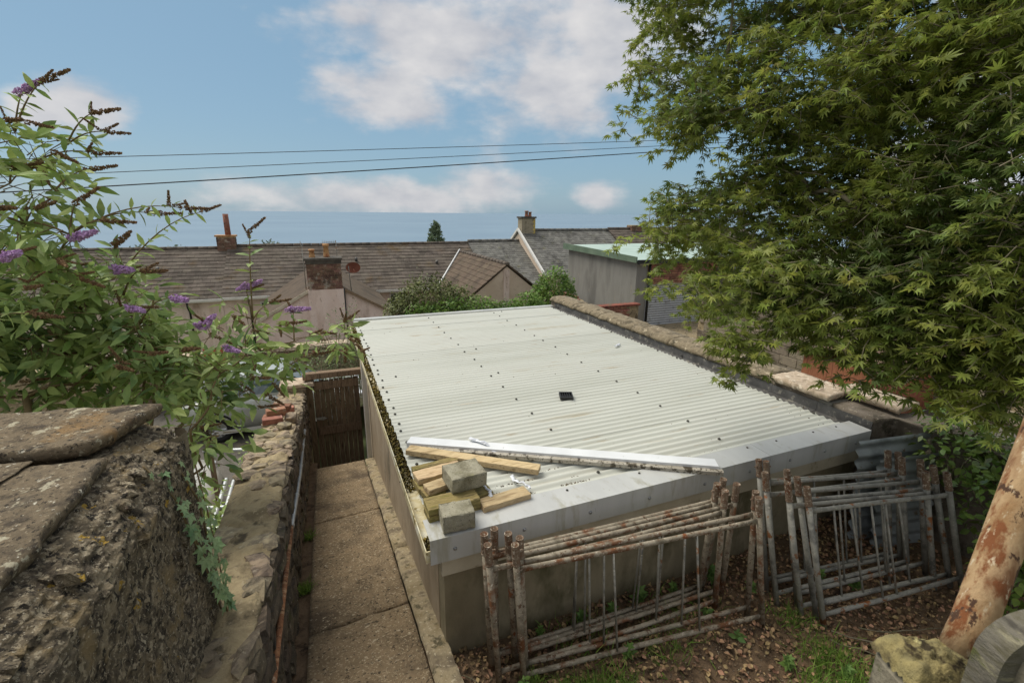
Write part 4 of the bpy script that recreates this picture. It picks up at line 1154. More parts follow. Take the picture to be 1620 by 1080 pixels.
def coping_slab(corner, th, zt, seed, nu=46, nv=26, tilt=(0, 0)):
    """uneven stone slab over a quadrilateral (four x,y corners), broken edges, all faces modelled"""
    A, B, C, D = [Vector((*c, 0)) for c in corner]

    def pt(u, v, lvl):
        p = A.lerp(B, u).lerp(D.lerp(C, u), v)
        e = 0.014 * fbm(p.x * 9 + seed, p.y * 9, 0) + 0.006 * fbm(p.x * 40, p.y * 40, seed)
        k = 1.0 if (u in (0, 1) or v in (0, 1)) else 0.0
        c = (A + B + C + D) / 4
        q = (p - c).normalized()
        p = p + q * (e * 1.1 * (1 if k else 0) - (0.004 if lvl == 1 and k else 0) - 0.014 * (lvl == -1) * k)
        z = zt + tilt[0] * (p.x + 1) + tilt[1] * (p.y - 2)
        if lvl == 1:
            z += 0.007 * fbm(p.x * 7, p.y * 7, seed) + 0.003 * fbm(p.x * 28, p.y * 28, seed) - 0.003 * k
        elif lvl == 0:
            z -= th * 0.45
        else:
            z -= th
        return (p.x, p.y, z)
    s = MB().grid(lambda u, v: pt(u, v, 1), nu, nv)
    w = nv + 1
    ring = [i * w for i in range(nu + 1)] + [nu * w + j for j in range(1, w)] + [i * w + nv for i in range(nu - 1, -1, -1)] + [j for j in range(nv - 1, 0, -1)]
    uv = [(r // w / nu, r % w / nv) for r in ring]
    R0 = ring
    for lvl in (0, -1):
        n0 = len(s.v)
        s.v += [pt(u, v, lvl) for u, v in uv]
        R1 = list(range(n0, n0 + len(ring)))
        s.f += [(R0[i], R0[(i + 1) % len(ring)], R1[(i + 1) % len(ring)], R1[i]) for i in range(len(ring))]
        R0 = R1
    s.f.append(tuple(R0))
    return s


coping_slab([(-1.9, 1.98), (-0.80, 1.96), (-0.66, 2.30), (-1.9, 2.52)], 0.052, 2.005, 1.0, tilt=(0.0, 0.0)).obj('coping_slab', m_slab, tw, True)
coping_slab([(-1.9, 2.02), (-0.93, 1.99), (-0.78, 2.10), (-1.9, 2.4)], 0.045, 1.955, 7.0).obj('coping_slab', m_slab, tw, True)
coping_slab([(-1.9, 0.1), (-0.745, 0.1), (-0.735, 1.90), (-1.9, 1.95)], 0.045, 1.972, 3.0, 46, 70).obj('coping_slab', m_slab, tw, True)
coping_slab([(-1.9, 1.45), (-1.05, 1.50), (-0.93, 1.93), (-1.9, 1.97)], 0.012, 1.984, 5.0).obj('coping_slab', m_slab, tw, True)

# ================================================================== GATE AT THE FOOT OF THE PATH
gt = thing('timber_gate', 'dark weathered timber gate with slatted gaps at the foot of the path', 'gate', (0.13, 8.5, -2.0))
GL, GR, GB, GT = -0.27, 0.53, -2.05, -0.04
MB().obox((GL - 0.045, 8.5, -0.98), (0.05, 0, 0), (0, 0.05, 0), (0, 0, 1.07), 0.004, 0.006).obj('gate_post', m_wood_old, gt)
MB().obox((0.10, 8.49, 0.03), (0.5, 0, 0), (0, 0.07, 0), (0, 0, 0.055), 0.006, 0.008).obj('lintel', m_wood_old, gt)
x = GL + 0.02
wds = [0.10] + [0.075] * 7 + [0.09]
gap = (GR - GL - 0.04 - sum(wds)) / (len(wds) - 1)
for i, w in enumerate(wds):
    MB().obox((x + w / 2, 8.50 + rng.uniform(-.003, .003), -1.03), (w / 2, 0, 0), (0, 0.011, 0), (0, 0, 0.97 + rng.uniform(-.02, .0)), 0.003, 0.003).obj('board', m_wood_old, gt)
    x += w + gap
for zz, hh in ((-0.16, 0.07), (-1.02, 0.075), (-1.83, 0.08)):
    MB().obox((0.14, 8.47, zz), (0.37, 0, 0), (0, 0.016, 0), (0, 0, hh), 0.004, 0.004).obj('rail', m_wood_old, gt)
lt = MB().box(-0.235, -0.10, 8.44, 8.455, -0.80, -0.745)
lt.tube([(-0.24, 8.437, -0.772), (-0.07, 8.437, -0.772)], 0.01, 8)
lt.tube([(-0.13, 8.437, -0.772), (-0.13, 8.40, -0.79)], 0.008, 6)
lt.obj('latch', m_galv, gt)
# masonry pier the gate hangs on
gp = thing('gate_pier', 'short stone pier with a pale cap beside the gate', 'pier', (-0.5, 8.55, -2.1))
MB().box(-0.78, -0.38, 8.40, 8.72, -2.2, -0.12).obj('core', m_mortar, gp)
for zz in np.arange(-2.0, -0.12, 0.13):
    for xx in (-0.68, -0.48):
        inst('stone', rng.choice(stones), TRS((xx + rng.uniform(-.03, .03), 8.40, zz), (0, 0, rng.uniform(-.1, .1)), (rng.uniform(.16, .22), 0.09, 0.12)), gp)
MB().obox((-0.5, 8.54, -0.085), (0.27, 0, 0), (0, 0.2, 0), (0, 0, 0.03), 0.01, 0.01).obj('cap', m_pink_coping, gp)

# ================================================================== STONE WALL BEHIND THE CARS
bw = thing('lane_wall', 'long rubble stone wall across the lane behind the silver car', 'wall', (-2.5, 13.6, -2.1))
MB().box(-7.5, 3.0, 13.62, 13.95, -2.3, -0.86).obj('core', m_mortar, bw)
for row in range(11):
    x = -5.2 + rng.random() * 0.2
    while x < 2.6:
        dx = rng.uniform(0.2, 0.5)
        zc = -2.05 + row * 0.112
        mesh = rng.choice(stones)
        inst('stone', mesh, TRS((x + dx / 2, 13.61 + rng.uniform(-.02, .02), zc), (rng.uniform(-.08, .08), rng.uniform(-.06, .06), 0), (dx * .97, 0.11, 0.108)), bw)
        x += dx
x = -5.2
while x < 2.6:
    dx = rng.uniform(0.5, 0.8)
    MB().obox((x + dx / 2, 13.74, -0.80), (dx / 2 - .004, 0, 0), (0, 0.2, 0), (0, 0, 0.055), 0.012, 0.015).obj('coping_stone', m_pink_coping, bw)
    x += dx
for bx in (-1.5, -0.7, 0.2):
    for k2 in range(3):
        inst('brick', brick_me, TRS((bx + k2 * .23, 13.55, -0.93 - 0.07 * (k2 % 2))), bw)


# ================================================================== CARS
def wheel(t, c, r=0.3, w=0.18):
    cx, cy, cz = c
    ty = MB()
    prof = [(r * 0.62, -w / 2), (r * 0.92, -w / 2), (r, -w * 0.32), (r, w * 0.32), (r * 0.92, w / 2), (r * 0.62, w / 2)]
    n = 24
    vs = [(cx + p * math.cos(2 * math.pi * k / n), cy + q, cz + p * math.sin(2 * math.pi * k / n)) for k in range(n) for p, q in prof]
    m_ = len(prof)
    ty.add(vs, [(k * m_ + i, k * m_ + (i + 1) % m_, ((k + 1) % n) * m_ + (i + 1) % m_, ((k + 1) % n) * m_ + i) for k in range(n) for i in range(m_)])
    wh = ty.obj('wheel', m_tyre, t, True)
    rm = MB().tube([(cx, cy - w * 0.3, cz), (cx, cy + w * 0.3, cz)], r * 0.62, 20)
    for k in range(5):
        a = 2 * math.pi * k / 5
        rm.tube([(cx, cy - w * 0.34, cz), (cx + r * .55 * math.cos(a), cy - w * 0.36, cz + r * .55 * math.sin(a))], 0.03, 6)
    rm.obj('rim', m_galv_bright, wh)


def car(loc, ang, paint, label, seed, L=3.9, W=1.68, H=1.42):
    """hatchback, nose along local +x: lofted body shell, glass set into the cabin, wheels, lamps, mirrors"""
    t = thing('parked_car', label, 'car', loc, 'cars parked in the drive')
    ca, sa = math.cos(ang), math.sin(ang)

    def X(p):
        return (loc[0] + p[0] * ca - p[1] * sa, loc[1] + p[0] * sa + p[1] * ca, loc[2] + p[2])

    def O(mb, nm, mat, par=t, sm=False):
        mb.v = [X(p) for p in mb.v]
        return mb.obj(nm, mat, par, sm)
    # lower body: stations along x with (waist z, half width, sill z)
    st = [(-1.95, 0.62, 0.60, 0.42), (-1.88, 0.88, 0.74, 0.30), (-1.6, 0.95, 0.81, 0.22), (-1.0, 0.96, 0.835, 0.19), (0.0, 0.94, 0.84, 0.18), (0.8, 0.92, 0.83, 0.19), (1.3, 0.86, 0.81, 0.21), (1.7, 0.76, 0.74, 0.26), (1.9, 0.62, 0.6, 0.34), (1.95, 0.5, 0.5, 0.40)]
    b = MB()
    ringn = None
    for (x, zw, hw, zs) in st:
        prof = [(-hw * 0.80, zs), (-hw * 0.97, zs + 0.07), (-hw, (zs + zw) / 2), (-hw * 0.985, zw - 0.10), (-hw * 0.93, zw - 0.02), (-hw * 0.6, zw + 0.012), (0, zw + 0.025),
                (hw * 0.6, zw + 0.012), (hw * 0.93, zw - 0.02), (hw * 0.985, zw - 0.10), (hw, (zs + zw) / 2), (hw * 0.97, zs + 0.07), (hw * 0.80, zs)]
        ringn = len(prof)
        b.v += [(x, p, q) for p, q in prof]
    for i in range(len(st) - 1):
        for k in range(ringn):
            k2 = (k + 1) % ringn
            b.f.append((i * ringn + k, i * ringn + k2, (i + 1) * ringn + k2, (i + 1) * ringn + k))
    b.f.append(tuple(range(ringn)))
    b.f.append(tuple((len(st) - 1) * ringn + k for k in range(ringn)))
    body = O(b, 'body', paint, sm=True)
    # cabin: pillars and roof
    base = [(-1.78, 0.64), (-1.55, 0.74), (0.15, 0.76), (0.98, 0.62)]
    cabin_bot = [(-1.82, 0.70, 0.90), (-1.2, 0.76, 0.95), (0.1, 0.77, 0.94), (0.95, 0.68, 0.90)]
    cabin_top = [(-1.45, 0.55, H - 0.06), (-1.0, 0.60, H), (0.0, 0.59, H - 0.005), (0.22, 0.54, H - 0.06)]
    rf = MB()

    def rp(u, v):
        # roof panel
        xs_ = [p[0] for p in cabin_top]
        x = xs_[0] + u * (xs_[-1] - xs_[0])
        hw = float(np.interp(x, xs_, [p[1] for p in cabin_top]))
        z = float(np.interp(x, xs_, [p[2] for p in cabin_top]))
        y = (2 * v - 1) * hw
        return (x, y, z + 0.035 * (1 - (2 * v - 1) ** 2))
    rf.grid(rp, 14, 12)
    O(rf, 'roof', paint, sm=True)
    for sy in (-1, 1):
        def sw(u, v, x0=0.0, x1=1.0):
            xb = -1.72 + u * (0.86 + 1.72)
            xt = -1.40 + u * (0.16 + 1.40)
            yb = float(np.interp(xb, [p[0] for p in cabin_bot], [p[1] for p in cabin_bot]))
            yt = float(np.interp(xt, [p[0] for p in cabin_top], [p[1] for p in cabin_top]))
            zb = float(np.interp(xb, [p[0] for p in cabin_bot], [p[2] for p in cabin_bot])) - 0.03
            zt = float(np.interp(xt, [p[0] for p in cabin_top], [p[2] for p in cabin_top]))
            return (xb + (xt - xb) * v, sy * (yb + (yt - yb) * v + 0.03 * math.sin(math.pi * v)), zb + (zt - zb) * v)
        sd = MB().grid(lambda u, v: sw(u, v), 16, 6)
        O(sd, 'cabin_side', paint, sm=True)
        for (ua, ub) in ((0.10, 0.45), (0.48, 0.86)):
            gl = MB().grid(lambda u, v: tuple(q + (0.006 * sy if k == 1 else 0) for k, q in enumerate(sw(ua + u * (ub - ua) * (1 - 0.10 * v), 0.16 + v * 0.70))), 6, 4)
            O(gl, 'side_window', m_carglass, sm=True)
        sill = MB().grid(lambda u, v: (-1.25 + u * 2.2, sy * (0.842 + 0.01 * v), 0.2 + 0.09 * v), 2, 2)
        O(sill, 'sill_strip', m_white)
        mr = MB().obox((0.62, sy * 0.86, 0.99), (0.05, 0, 0), (0, 0.10, 0), (0, 0, 0.06), 0, 0.02)
        O(mr, 'mirror', paint)
        for hx in (-0.55, 0.45):
            O(MB().tube([(hx - .08, sy * 0.845, 0.80), (hx, sy * 0.865, 0.805), (hx + .08, sy * 0.845, 0.80)], 0.012, 6), 'door_handle', paint)
        O(MB().obox((-1.9, sy * 0.62, 0.74), (0.05, 0, 0), (0, 0.09, 0), (0, 0, 0.13), 0, 0.02), 'tail_lamp', m_lamp)
        O(MB().obox((1.78, sy * 0.56, 0.64), (0.07, 0, 0), (0, 0.14, 0), (0, 0, 0.07), 0, 0.02), 'headlamp', m_polythene)
    # windscreen and rear screen
    ws = MB().grid(lambda u, v: (0.93 - v * 0.72 + 0.10 * (1 - (2 * u - 1) ** 2) * (1 - v * .6), (2 * u - 1) * (0.665 - v * 0.125), 0.90 + v * (H - 0.955) + 0.0), 12, 6)
    wsc = O(ws, 'windscreen', m_carglass, sm=True)
    rs = MB().grid(lambda u, v: (-1.80 + v * 0.35 - 0.06 * (1 - (2 * u - 1) ** 2), (2 * u - 1) * (0.68 - v * 0.13), 0.90 + v * (H - 0.955)), 10, 5)
    O(rs, 'rear_window', m_carglass, sm=True)
    O(MB().obox((-0.2, 0, 0.5), (1.5, 0, 0), (0, 0.6, 0), (0, 0, 0.3), 0, 0.05), 'interior', m_black)
    for wx in (-1.22, 1.2):
        for sy in (-1, 1):
            c = X((wx, sy * 0.74, 0.30))
            wheel(t, c)
            # dark wheel arch standing just proud of the wing
            ar = MB()
            n = 14
            for k in range(n + 1):
                a = math.pi * k / n
                for rr in (0.33, 0.375):
                    ar.v.append((wx + rr * math.cos(a), sy * 0.846, 0.30 + rr * math.sin(a)))
            ar.f = [(2 * k, 2 * k + 1, 2 * k + 3, 2 * k + 2) for k in range(n)]
            O(ar, 'wheel_arch', m_black)
    return t


car((-1.08, 11.85, -2.1), 0.0, m_car, 'silver hatchback parked behind the low stone wall, half hidden by leaves', 1)
car((-3.75, 8.0, -2.1), math.radians(2), m_carwhite, 'white car in the drive, a glimpse behind the ivy clad wall', 2)

# orange red door panel behind the bushes
rd = thing('red_panel', 'orange red board upright behind the buddleia leaves', 'board', (-2.45, 12.9, -2.1))
for i in range(4):
    MB().obox((-2.66 + i * 0.125, 12.9, -1.28), (0.06, 0, 0), (0, 0.015, 0), (0, 0, 0.85), 0.002, 0.003).obj('plank', m_red, rd)
MB().box(-2.72, -2.22, 12.92, 12.95, -0.7, -0.6).obj('rail', m_red, rd)

# galvanised tubes lying in the drive below the wall
def loose_tube(a, b, label, r=0.024):
    return solo('scaffold_tube', MB().pipe(a, b, r, 0.004, 12, 0.1), m_galv_bright, label, 'tube', 'loose tubes in the drive', True)


tub = [((-1.30, 4.75, -0.50), (-1.25, 6.02, -0.36), 'galvanised tube leaning behind the wall, left of the parallel pair'),
       ((-1.22, 4.70, -0.52), (-1.17, 5.98, -0.38), 'galvanised tube leaning behind the wall, right of the parallel pair'),
       ((-1.75, 7.35, -0.55), (-0.86, 6.98, -0.50), 'galvanised tube lying level behind the wall, farthest from the camera'),
       ((-1.75, 5.7, -0.45), (-0.98, 5.42, -0.42), 'galvanised tube lying level behind the wall, upper of the nearer two'),
       ((-1.70, 5.35, -0.50), (-0.9, 5.08, -0.47), 'galvanised tube lying level behind the wall, nearest the camera')]
for a, b, l in tub:
    loose_tube(a, b, l)
# trestle of timber that carries the tubes
ts = thing('timber_rack', 'dark timber rack under the loose tubes behind the wall', 'rack', (-1.3, 6, -2.1))
for (xx, yy, zt) in ((-1.66, 7.3, -0.575), (-0.95, 7.02, -0.53), (-1.62, 5.65, -0.475), (-1.02, 5.43, -0.445), (-1.6, 5.31, -0.525), (-0.96, 5.10, -0.497)):
    MB().obox((xx, yy, (zt - 2.1) / 2), (0.03, 0, 0), (0, 0.03, 0), (0, 0, (zt + 2.1) / 2), 0.002, 0.004).obj('post', m_wood_old, ts)

# ================================================================== BOUNDARY WALL ON THE RIGHT
rw = thing('boundary_wall', 'long rendered boundary wall with lichened coping along the right of the garage', 'wall', (4.7, 5.0, -0.8))


def rwall(u, v):
    y = -0.5 + v * 9.2
    t = 1.06 if y > 2.28 else 1.07
    prof = [(4.485, -0.3), (4.485, 0.7), (4.49, t), (4.84, t), (4.845, 0.3), (4.845, -0.9)]
    f = u * 5
    i = min(int(f), 4)
    a, b = prof[i], prof[i + 1]
    x, z = a[0] + (b[0] - a[0]) * (f - i), a[1] + (b[1] - a[1]) * (f - i)
    n = 0.012 * fbm(x * 4, y * 4, z * 4) + 0.004 * fbm(x * 22, y * 22, z * 22)
    if y < 2.3:
        x += 0.23 if i < 2 else 0.15
    return (x + n, y, z + n * 0.4)


MB().grid(rwall, 40, 240).obj('wall_face', M('boundary_render', [rgb('6d6455'), rgb('80766a'), rgb('5a5246')], scale=3, rough=0.95, bump=0.6, bscale=50, bdist=0.01,
                                           spots=[(4, 0.58, 0.14, rgb('4a4438')), (16, 0.66, 0.06, rgb('a29783')), (40, 0.7, 0.04, rgb('c0b6a2'))]), rw, True)
y = 3.42
i = 0
while y < 8.65:
    dy = min(rng.uniform(0.75, 1.1), 8.7 - y)
    if dy < 0.3:
        dy = 8.7 - y + 0.05
    pr_ = [(4.455, 1.045), (4.45, 1.085), (4.50, 1.13), (4.66, 1.145), (4.82, 1.13), (4.875, 1.085), (4.87, 1.045)]
    s = MB()
    ny = 12
    for k in range(ny + 1):
        yy = y + 0.004 + (dy - 0.008) * k / ny
        for (a, b) in pr_:
            nn = 0.010 * fbm(a * 9, yy * 5, b * 9 + i)
            s.v.append((a + nn, yy, b + nn - (0.012 if k in (0, ny) else 0)))
    m_ = len(pr_)
    s.f = [(k * m_ + j, k * m_ + (j + 1) % m_, (k + 1) * m_ + (j + 1) % m_, (k + 1) * m_ + j) for k in range(ny) for j in range(m_)]
    s.f += [tuple(range(m_)), tuple(ny * m_ + j for j in range(m_))]
    s.obj('coping_stone', m_coping, rw, True)
    y += dy
    i += 1
for (ya, yb, xa, xb, zt) in ((2.73, 3.40, 4.43, 4.84, 1.14), (2.27, 2.86, 4.69, 5.02, 1.16)):
    s = coping_slab([(xa, ya), (xb, ya + .03), (xb, yb), (xa, yb)], 0.06, zt, ya, 20, 24)
    s.obj('coping_stone', m_pink_coping, rw, True)
MB().obox((4.60, 2.79, 1.03), (0.12, 0, 0), (0, 0.07, 0), (0, 0, 0.035), 0.01, 0.012).obj('loose_coping', m_grey_render, rw)

# ================================================================== GREY GARAGE WITH ROLLER SHUTTER
gg = thing('shutter_garage', 'grey cement rendered garage with roller shutter and pale green roof', 'garage', (12, 14, -0.9))
MB().box(9.1, 9.3, 12.302, 16.098, -1.6, 1.45).obj('side_wall', m_grey_render, gg)
MB().box(9.1, 9.52, 12.0, 12.3, -1.2, 1.42).obj('front_pier', m_grey_render, gg)
MB().box(12.4, 15.5, 12.0, 12.3, -1.2, 1.42).obj('front_pier', m_grey_render, gg)
MB().box(9.1, 15.5, 16.1, 16.297, -1.8, 1.45).obj('rear_wall', m_grey_render, gg)
MB().prism([(11.85, 1.42), (16.5, 1.60), (16.5, 1.63), (11.85, 1.45)], 'x', 8.98, 15.8).obj('roof_sheet', m_green_roof, gg)
MB().prism([(11.85, 1.38), (11.85, 1.56), (16.5, 1.70), (16.5, 1.48)], 'x', 8.95, 8.985).obj('fascia', m_green_fascia, gg)
MB().box(8.99, 15.8, 11.80, 11.845, 1.34, 1.47).obj('gutter', m_black, gg)
MB().tube([(9.56, 11.95, 1.38), (9.56, 11.95, -0.72)], 0.04, 10).obj('downpipe', m_black, gg, True)
ybr = 0
for row in range(9):
    zc = 0.70 + row * 0.075
    for k in range(13):
        xx = 9.64 + k * 0.225 + (0.11 if row % 2 else 0)
        if xx < 12.4:
            inst('brick', brick_me, TRS((xx, 12.08, zc)), gg)
MB().box(9.52, 12.4, 12.1, 12.2, 0.66, 1.4).obj('lintel', m_mortar, gg)
sl = MB().prism([(12.10, -0.037), (12.075, -0.03), (12.065, 0.0), (12.075, 0.03), (12.10, 0.037)], 'x', 9.53, 12.39).mesh('shutter_slat', m_shutter)
for k in range(18):
    inst('shutter_slat', sl, Matrix.Translation((0, 0, -0.70 + 0.039 + k * 0.0765)), gg)
MB().box(9.0, 14, 10.2, 12.0, -0.9, -0.66).obj('apron', m_kerb, gg)

# ruined brick and rubble wall beside it
rb = thing('ruined_wall', 'broken brick and rubble wall stepping down beside the grey garage', 'wall', (8.5, 14, -1.5))
MB().prism([(11.6, -1.7), (16.2, -1.9), (16.2, -0.15), (14.4, -0.16), (13.4, -0.36), (12.6, -0.46), (11.6, -0.52)], 'x', 8.45, 8.65).obj('core', m_mortar, rb)
for row in range(9):
    zc = -0.06 - row * 0.075
    y = 12.0
    while y < 16.1:
        tp = float(np.interp(y, [11.6, 12.6, 13.4, 14.4, 16.2], [-0.45, -0.40, -0.28, -0.06, -0.02]))
        if zc < tp and (row < 5 or rng.random() < .4) and rng.random() < 0.96:
            inst('brick', brick_me, TRS((8.44 + rng.uniform(-.01, .01), y + (0.11 if row % 2 else 0), zc), (0, 0, math.pi / 2)), rb)
        y += 0.225
for row in range(7):
    y = 11.6
    while y < 15.6:
        dy = rng.uniform(0.18, 0.34)
        zc = -0.50 - row * 0.13
        inst('stone', rng.choice(stones), TRS((8.44, y + dy / 2, zc), (0, 0, rng.uniform(-.1, .1)), (0.12, dy, 0.13)), rb)
        y += dy
bwk = thing('brick_wall', 'low red brick wall top showing beyond the far edge of the pale roof', 'wall', (4.5, 10.9, -1.5))
MB().box(1.0, 8.4, 10.86, 11.0, -2.3, 0.30).obj('core', m_mortar, bwk)
for row in range(6):
    for k in range(31):
        inst('brick', brick_me, TRS((1.1 + k * 0.225 + (.11 if row % 2 else 0) , 10.85, 0.27 - row * 0.075)), bwk)
MB().box(1.0, 8.4, 10.78, 11.04, 0.31, 0.36).obj('coping', m_brick_wall, bwk)

# block wall and timber shed across the lane on the right
kb = thing('block_wall', 'grey concrete block wall beyond the boundary wall under the maple', 'wall', (10, 6.6, -0.8))
blk_me = MB().obox((0, 0, 0), (0.05, 0, 0), (0, 0.218, 0), (0, 0, 0.106), 0.003, 0.006).mesh('block', m_blockwall)
MB().box(10.03, 10.14, 3.2, 10.2, -1.0, 0.62).obj('mortar', m_mortar, kb)
for row in range(7):
    for k in range(15):
        inst('block', blk_me, TRS((10.03 + rng.uniform(-.006, .006), 3.45 + k * 0.447 + (0.22 if row % 2 else 0), -0.70 + row * 0.222)), kb)
sh_ = thing('timber_shed', 'red brown timber shed with pitched roof seen over the boundary wall', 'shed', (8.3, 4.4, -0.5))
for k in range(15):
    MB().obox((8.15 + k * 0.125, 4.4, -0.12), (0.06, 0, 0), (0, 0.012, 0), (0, 0, 0.52), 0.002, 0.003).obj('board', m_shed, sh_)
MB().box(8.12, 10.0, 4.42, 5.6, -0.7, 0.38).obj('wall', m_shed, sh_)
MB().prism([(4.3, 0.38), (4.95, 0.66), (5.7, 0.38), (5.7, 0.42), (4.95, 0.70), (4.3, 0.42)], 'x', 8.02, 9.98).obj('roof', m_shedroof, sh_)
tri = MB().obox((9.2, 4.38, 0.2), (0.35, 0, 0.12), (0, 0.01, 0), (0, 0, 0.04), 0, 0.003)
tri.obj('brace', m_pink_coping, sh_)

# grey corrugated sheets leaning by the boundary wall
def leaning_sheet(p0, length, height, lean, label, seed):
    def fn(u, v):
        z = v * height
        return (p0[0] + u * length, p0[1] + lean * z - 0.18 * u * length, p0[2] + z + 0.0) if False else (
            p0[0] + u * length + 0.0, p0[1] - 0.30 * u * length + lean * v * height + 0.016 * math.cos(2 * math.pi * v * height / 0.11), p0[2] + v * height + 0.10 * u * length)
    return solo('corrugated_sheet', MB().grid(fn, 8, 70), m_corr_grey, label, 'roof sheet', 'grey corrugated sheets by the boundary wall', True)


leaning_sheet((4.08, 2.12, 0.02), 0.62, 0.96, 0.10, 'blue grey corrugated sheet leaning behind the right pile of frames, rear one', 1)
leaning_sheet((4.16, 1.98, 0.02), 0.5, 0.84, 0.12, 'blue grey corrugated sheet leaning behind the right pile of frames, front one', 2)

# ================================================================== POST, POLE AND BOARD CLOSE TO THE CAMERA
solo('rusty_pole', MB().tube([(0.722, 0.2235, 2.262), (0.739, 0.2255, 2.30), (0.798, 0.2395, 2.436), (0.910, 0.2655, 2.70), (1.170, 0.3285, 3.30)], 0.0212, 28), m_pole,
     'leaning rust streaked steel pole at the right edge, close to the camera', 'pole', smooth=True)
fp = thing('fence_post', 'mossy topped timber post at the foot of the rusty pole', 'post', (0.70, 0.24, 0.05))
c = Vector((0.715, 0.243, 0))
ux, uy = Vector((0.93, -0.36, 0)) * 0.052, Vector((0.36, 0.93, 0)) * 0.036
s = MB().obox((0.716, 0.243, 1.13), ux, uy, (0.0, 0, 1.085), 0.002, 0.008)
s.obj('shaft', m_grey_wood, fp)
s = MB().grid(lambda u, v: tuple(Vector((0.716, 0.243, 2.217)) + ux * 1.06 * (2 * u - 1) + uy * 1.06 * (2 * v - 1) + Vector((0, 0, 0.034 * (1 - abs(2 * v - 1) ** 6) * (1 - abs(2 * u - 1) ** 8) - 0.02 * u + 0.007 * fbm(u * 5, v * 5) + 0.004 * fbm(u * 14, v * 14)))), 30, 30)
s.obj('mossy_top', m_orange_moss, fp, True)
gbd = thing('curved_board', 'dark grey weathered board with rounded end at the bottom right corner', 'board', (0.66, 0.165, 1.6))
prof = []
for k in range(13):
    a = math.pi * (1 - k / 12)
    prof.append((0.055 * math.cos(a), 0.052 * math.sin(a)))
prof = [(-0.055, -0.6)] + prof + [(0.055, -0.6)]
ax = Vector((0.93, -0.36, 0.02)).normalized()
dp = Vector((0.36, 0.93, 0)).normalized()
def board(off, thick, k, zt):
    vs = []
    for sgn in (-1, 1):
        for (u, v) in prof:
            vs.append(Vector((0.694, 0.158, zt - 0.012)) + ax * (u * k + off) + dp * sgn * thick / 2 + Vector((0, 0, v * k)))
    n = len(prof)
    return MB().add(vs, [(i, (i + 1) % n, n + (i + 1) % n, n + i) for i in range(n)] + [tuple(range(n))[::-1], tuple(range(n, 2 * n))])
board(0.0, 0.03, 1.0, 2.345).obj('rim', m_charcoal, gbd)
s = board(0.006, 0.012, 0.78, 2.345)
s.v = [(x - 0.006, y - 0.020, z) for x, y, z in s.v]
s.obj('face', m_grey_wood, gbd)

# ================================================================== TERRACE HOUSES
def tiles(x0, x1, ye, ze, yr, zr, tw_, gauge, th, mat, parent, name='roof_tiles', seed=0):
    """overlapping tiles on a slope that rises from (ye, ze) to (yr, zr), joined into one part"""
    q = random.Random(seed)
    L = math.hypot(yr - ye, zr - ze)
    sy, sz = (yr - ye) / L, (zr - ze) / L
    ny, nz = -sz, sy
    if nz < 0:
        ny, nz = -ny, -nz
    s = MB()
    rows = int(L / gauge) + 1
    for r in range(rows):
        d0 = r * gauge
        d1 = min(d0 + gauge * 1.25, L + 0.02)
        nxt = x0 - (tw_ / 2 if r % 2 else 0)
        while nxt < x1:
            a, b = max(nxt, x0), min(nxt + tw_ - 0.006, x1)
            nxt += tw_
            if b - a < 0.02:
                continue
            j = q.uniform(-.006, .006)
            lo, hi = th * 1.7 + j, th * 0.55
            P = []
            for (d, h) in ((d0 + j, lo), (d1, hi)):
                P += [(a, ye + sy * d + ny * h, ze + sz * d + nz * h), (b, ye + sy * d + ny * h, ze + sz * d + nz * h)]
            P += [(a, ye + sy * (d0 + j), ze + sz * (d0 + j)), (b, ye + sy * (d0 + j), ze + sz * (d0 + j))]
            s.add(P, [(0, 1, 3, 2), (4, 5, 1, 0), (4, 0, 2), (5, 3, 1)])
    return tag(s.obj(name, mat, parent, fix=False), kind='stuff')


def window(parent, x0, x1, y, z0, z1, panes=1):
    """frame with a recessed pane"""
    f = MB()
    w = 0.06
    f.box(x0, x1, y - .05, y + .05, z0, z0 + w).box(x0, x1, y - .05, y + .05, z1 - w, z1)
    f.box(x0, x0 + w, y - .048, y + .048, z0 + w, z1 - w).box(x1 - w, x1, y - .048, y + .048, z0 + w, z1 - w)
    if panes == 2:
        f.box((x0 + x1) / 2 - .03, (x0 + x1) / 2 + .03, y - .046, y + .046, z0 + w, z1 - w)
    fo = f.obj('window', m_white, parent)
    MB().box(x0 + w, x1 - w, y - .01, y + .01, z0 + w, z1 - w).obj('pane', m_glass, fo)
    MB().box(x0 - .08, x1 + .08, y - .13, y - .052, z0 - .08, z0 - .003).obj('sill', m_pale, fo)


def brick_stack(x0, x1, y0, y1, z0, z1, mat, parent, name='chimney', smooth_core=m_mortar):
    ch = MB().box(x0 + .012, x1 - .012, y0 + .012, y1 - .012, z0, z1).obj(name, smooth_core, parent)
    s = MB()
    row = 0
    z = z0
    while z < z1 - 0.07:
        o_ = 0.112 if row % 2 else 0
        x = x0 - o_
        while x < x1:
            a, b = max(x, x0), min(x + .215, x1)
            if b - a > .03:
                s.box(a, b, y0, y0 + .03, z, z + .066)
                s.box(a, b, y1 - .03, y1, z, z + .066)
            x += .225
        y = y0 - o_
        while y < y1:
            a, b = max(y, y0 + .031), min(y + .215, y1 - .031)
            if b - a > .03:
                s.box(x0, x0 + .03, a, b, z, z + .066)
                s.box(x1 - .03, x1, a, b, z, z + .066)
            y += .225
        z += .075
        row += 1
    tag(s.obj('bricks', mat, ch), kind='stuff')
    return ch


def pot(parent, x, y, z, h, r, mat, top=True):
    s = MB().tube([(x, y, z), (x, y, z + h * .12), (x, y, z + h * .8), (x, y, z + h * .82), (x, y, z + h)], [r * 1.1, r, r * .8, r * 1.12, r * 1.05], 12)
    s.obj('chimney_pot', mat, parent, True)


YE, YR = 23.4, 27.0


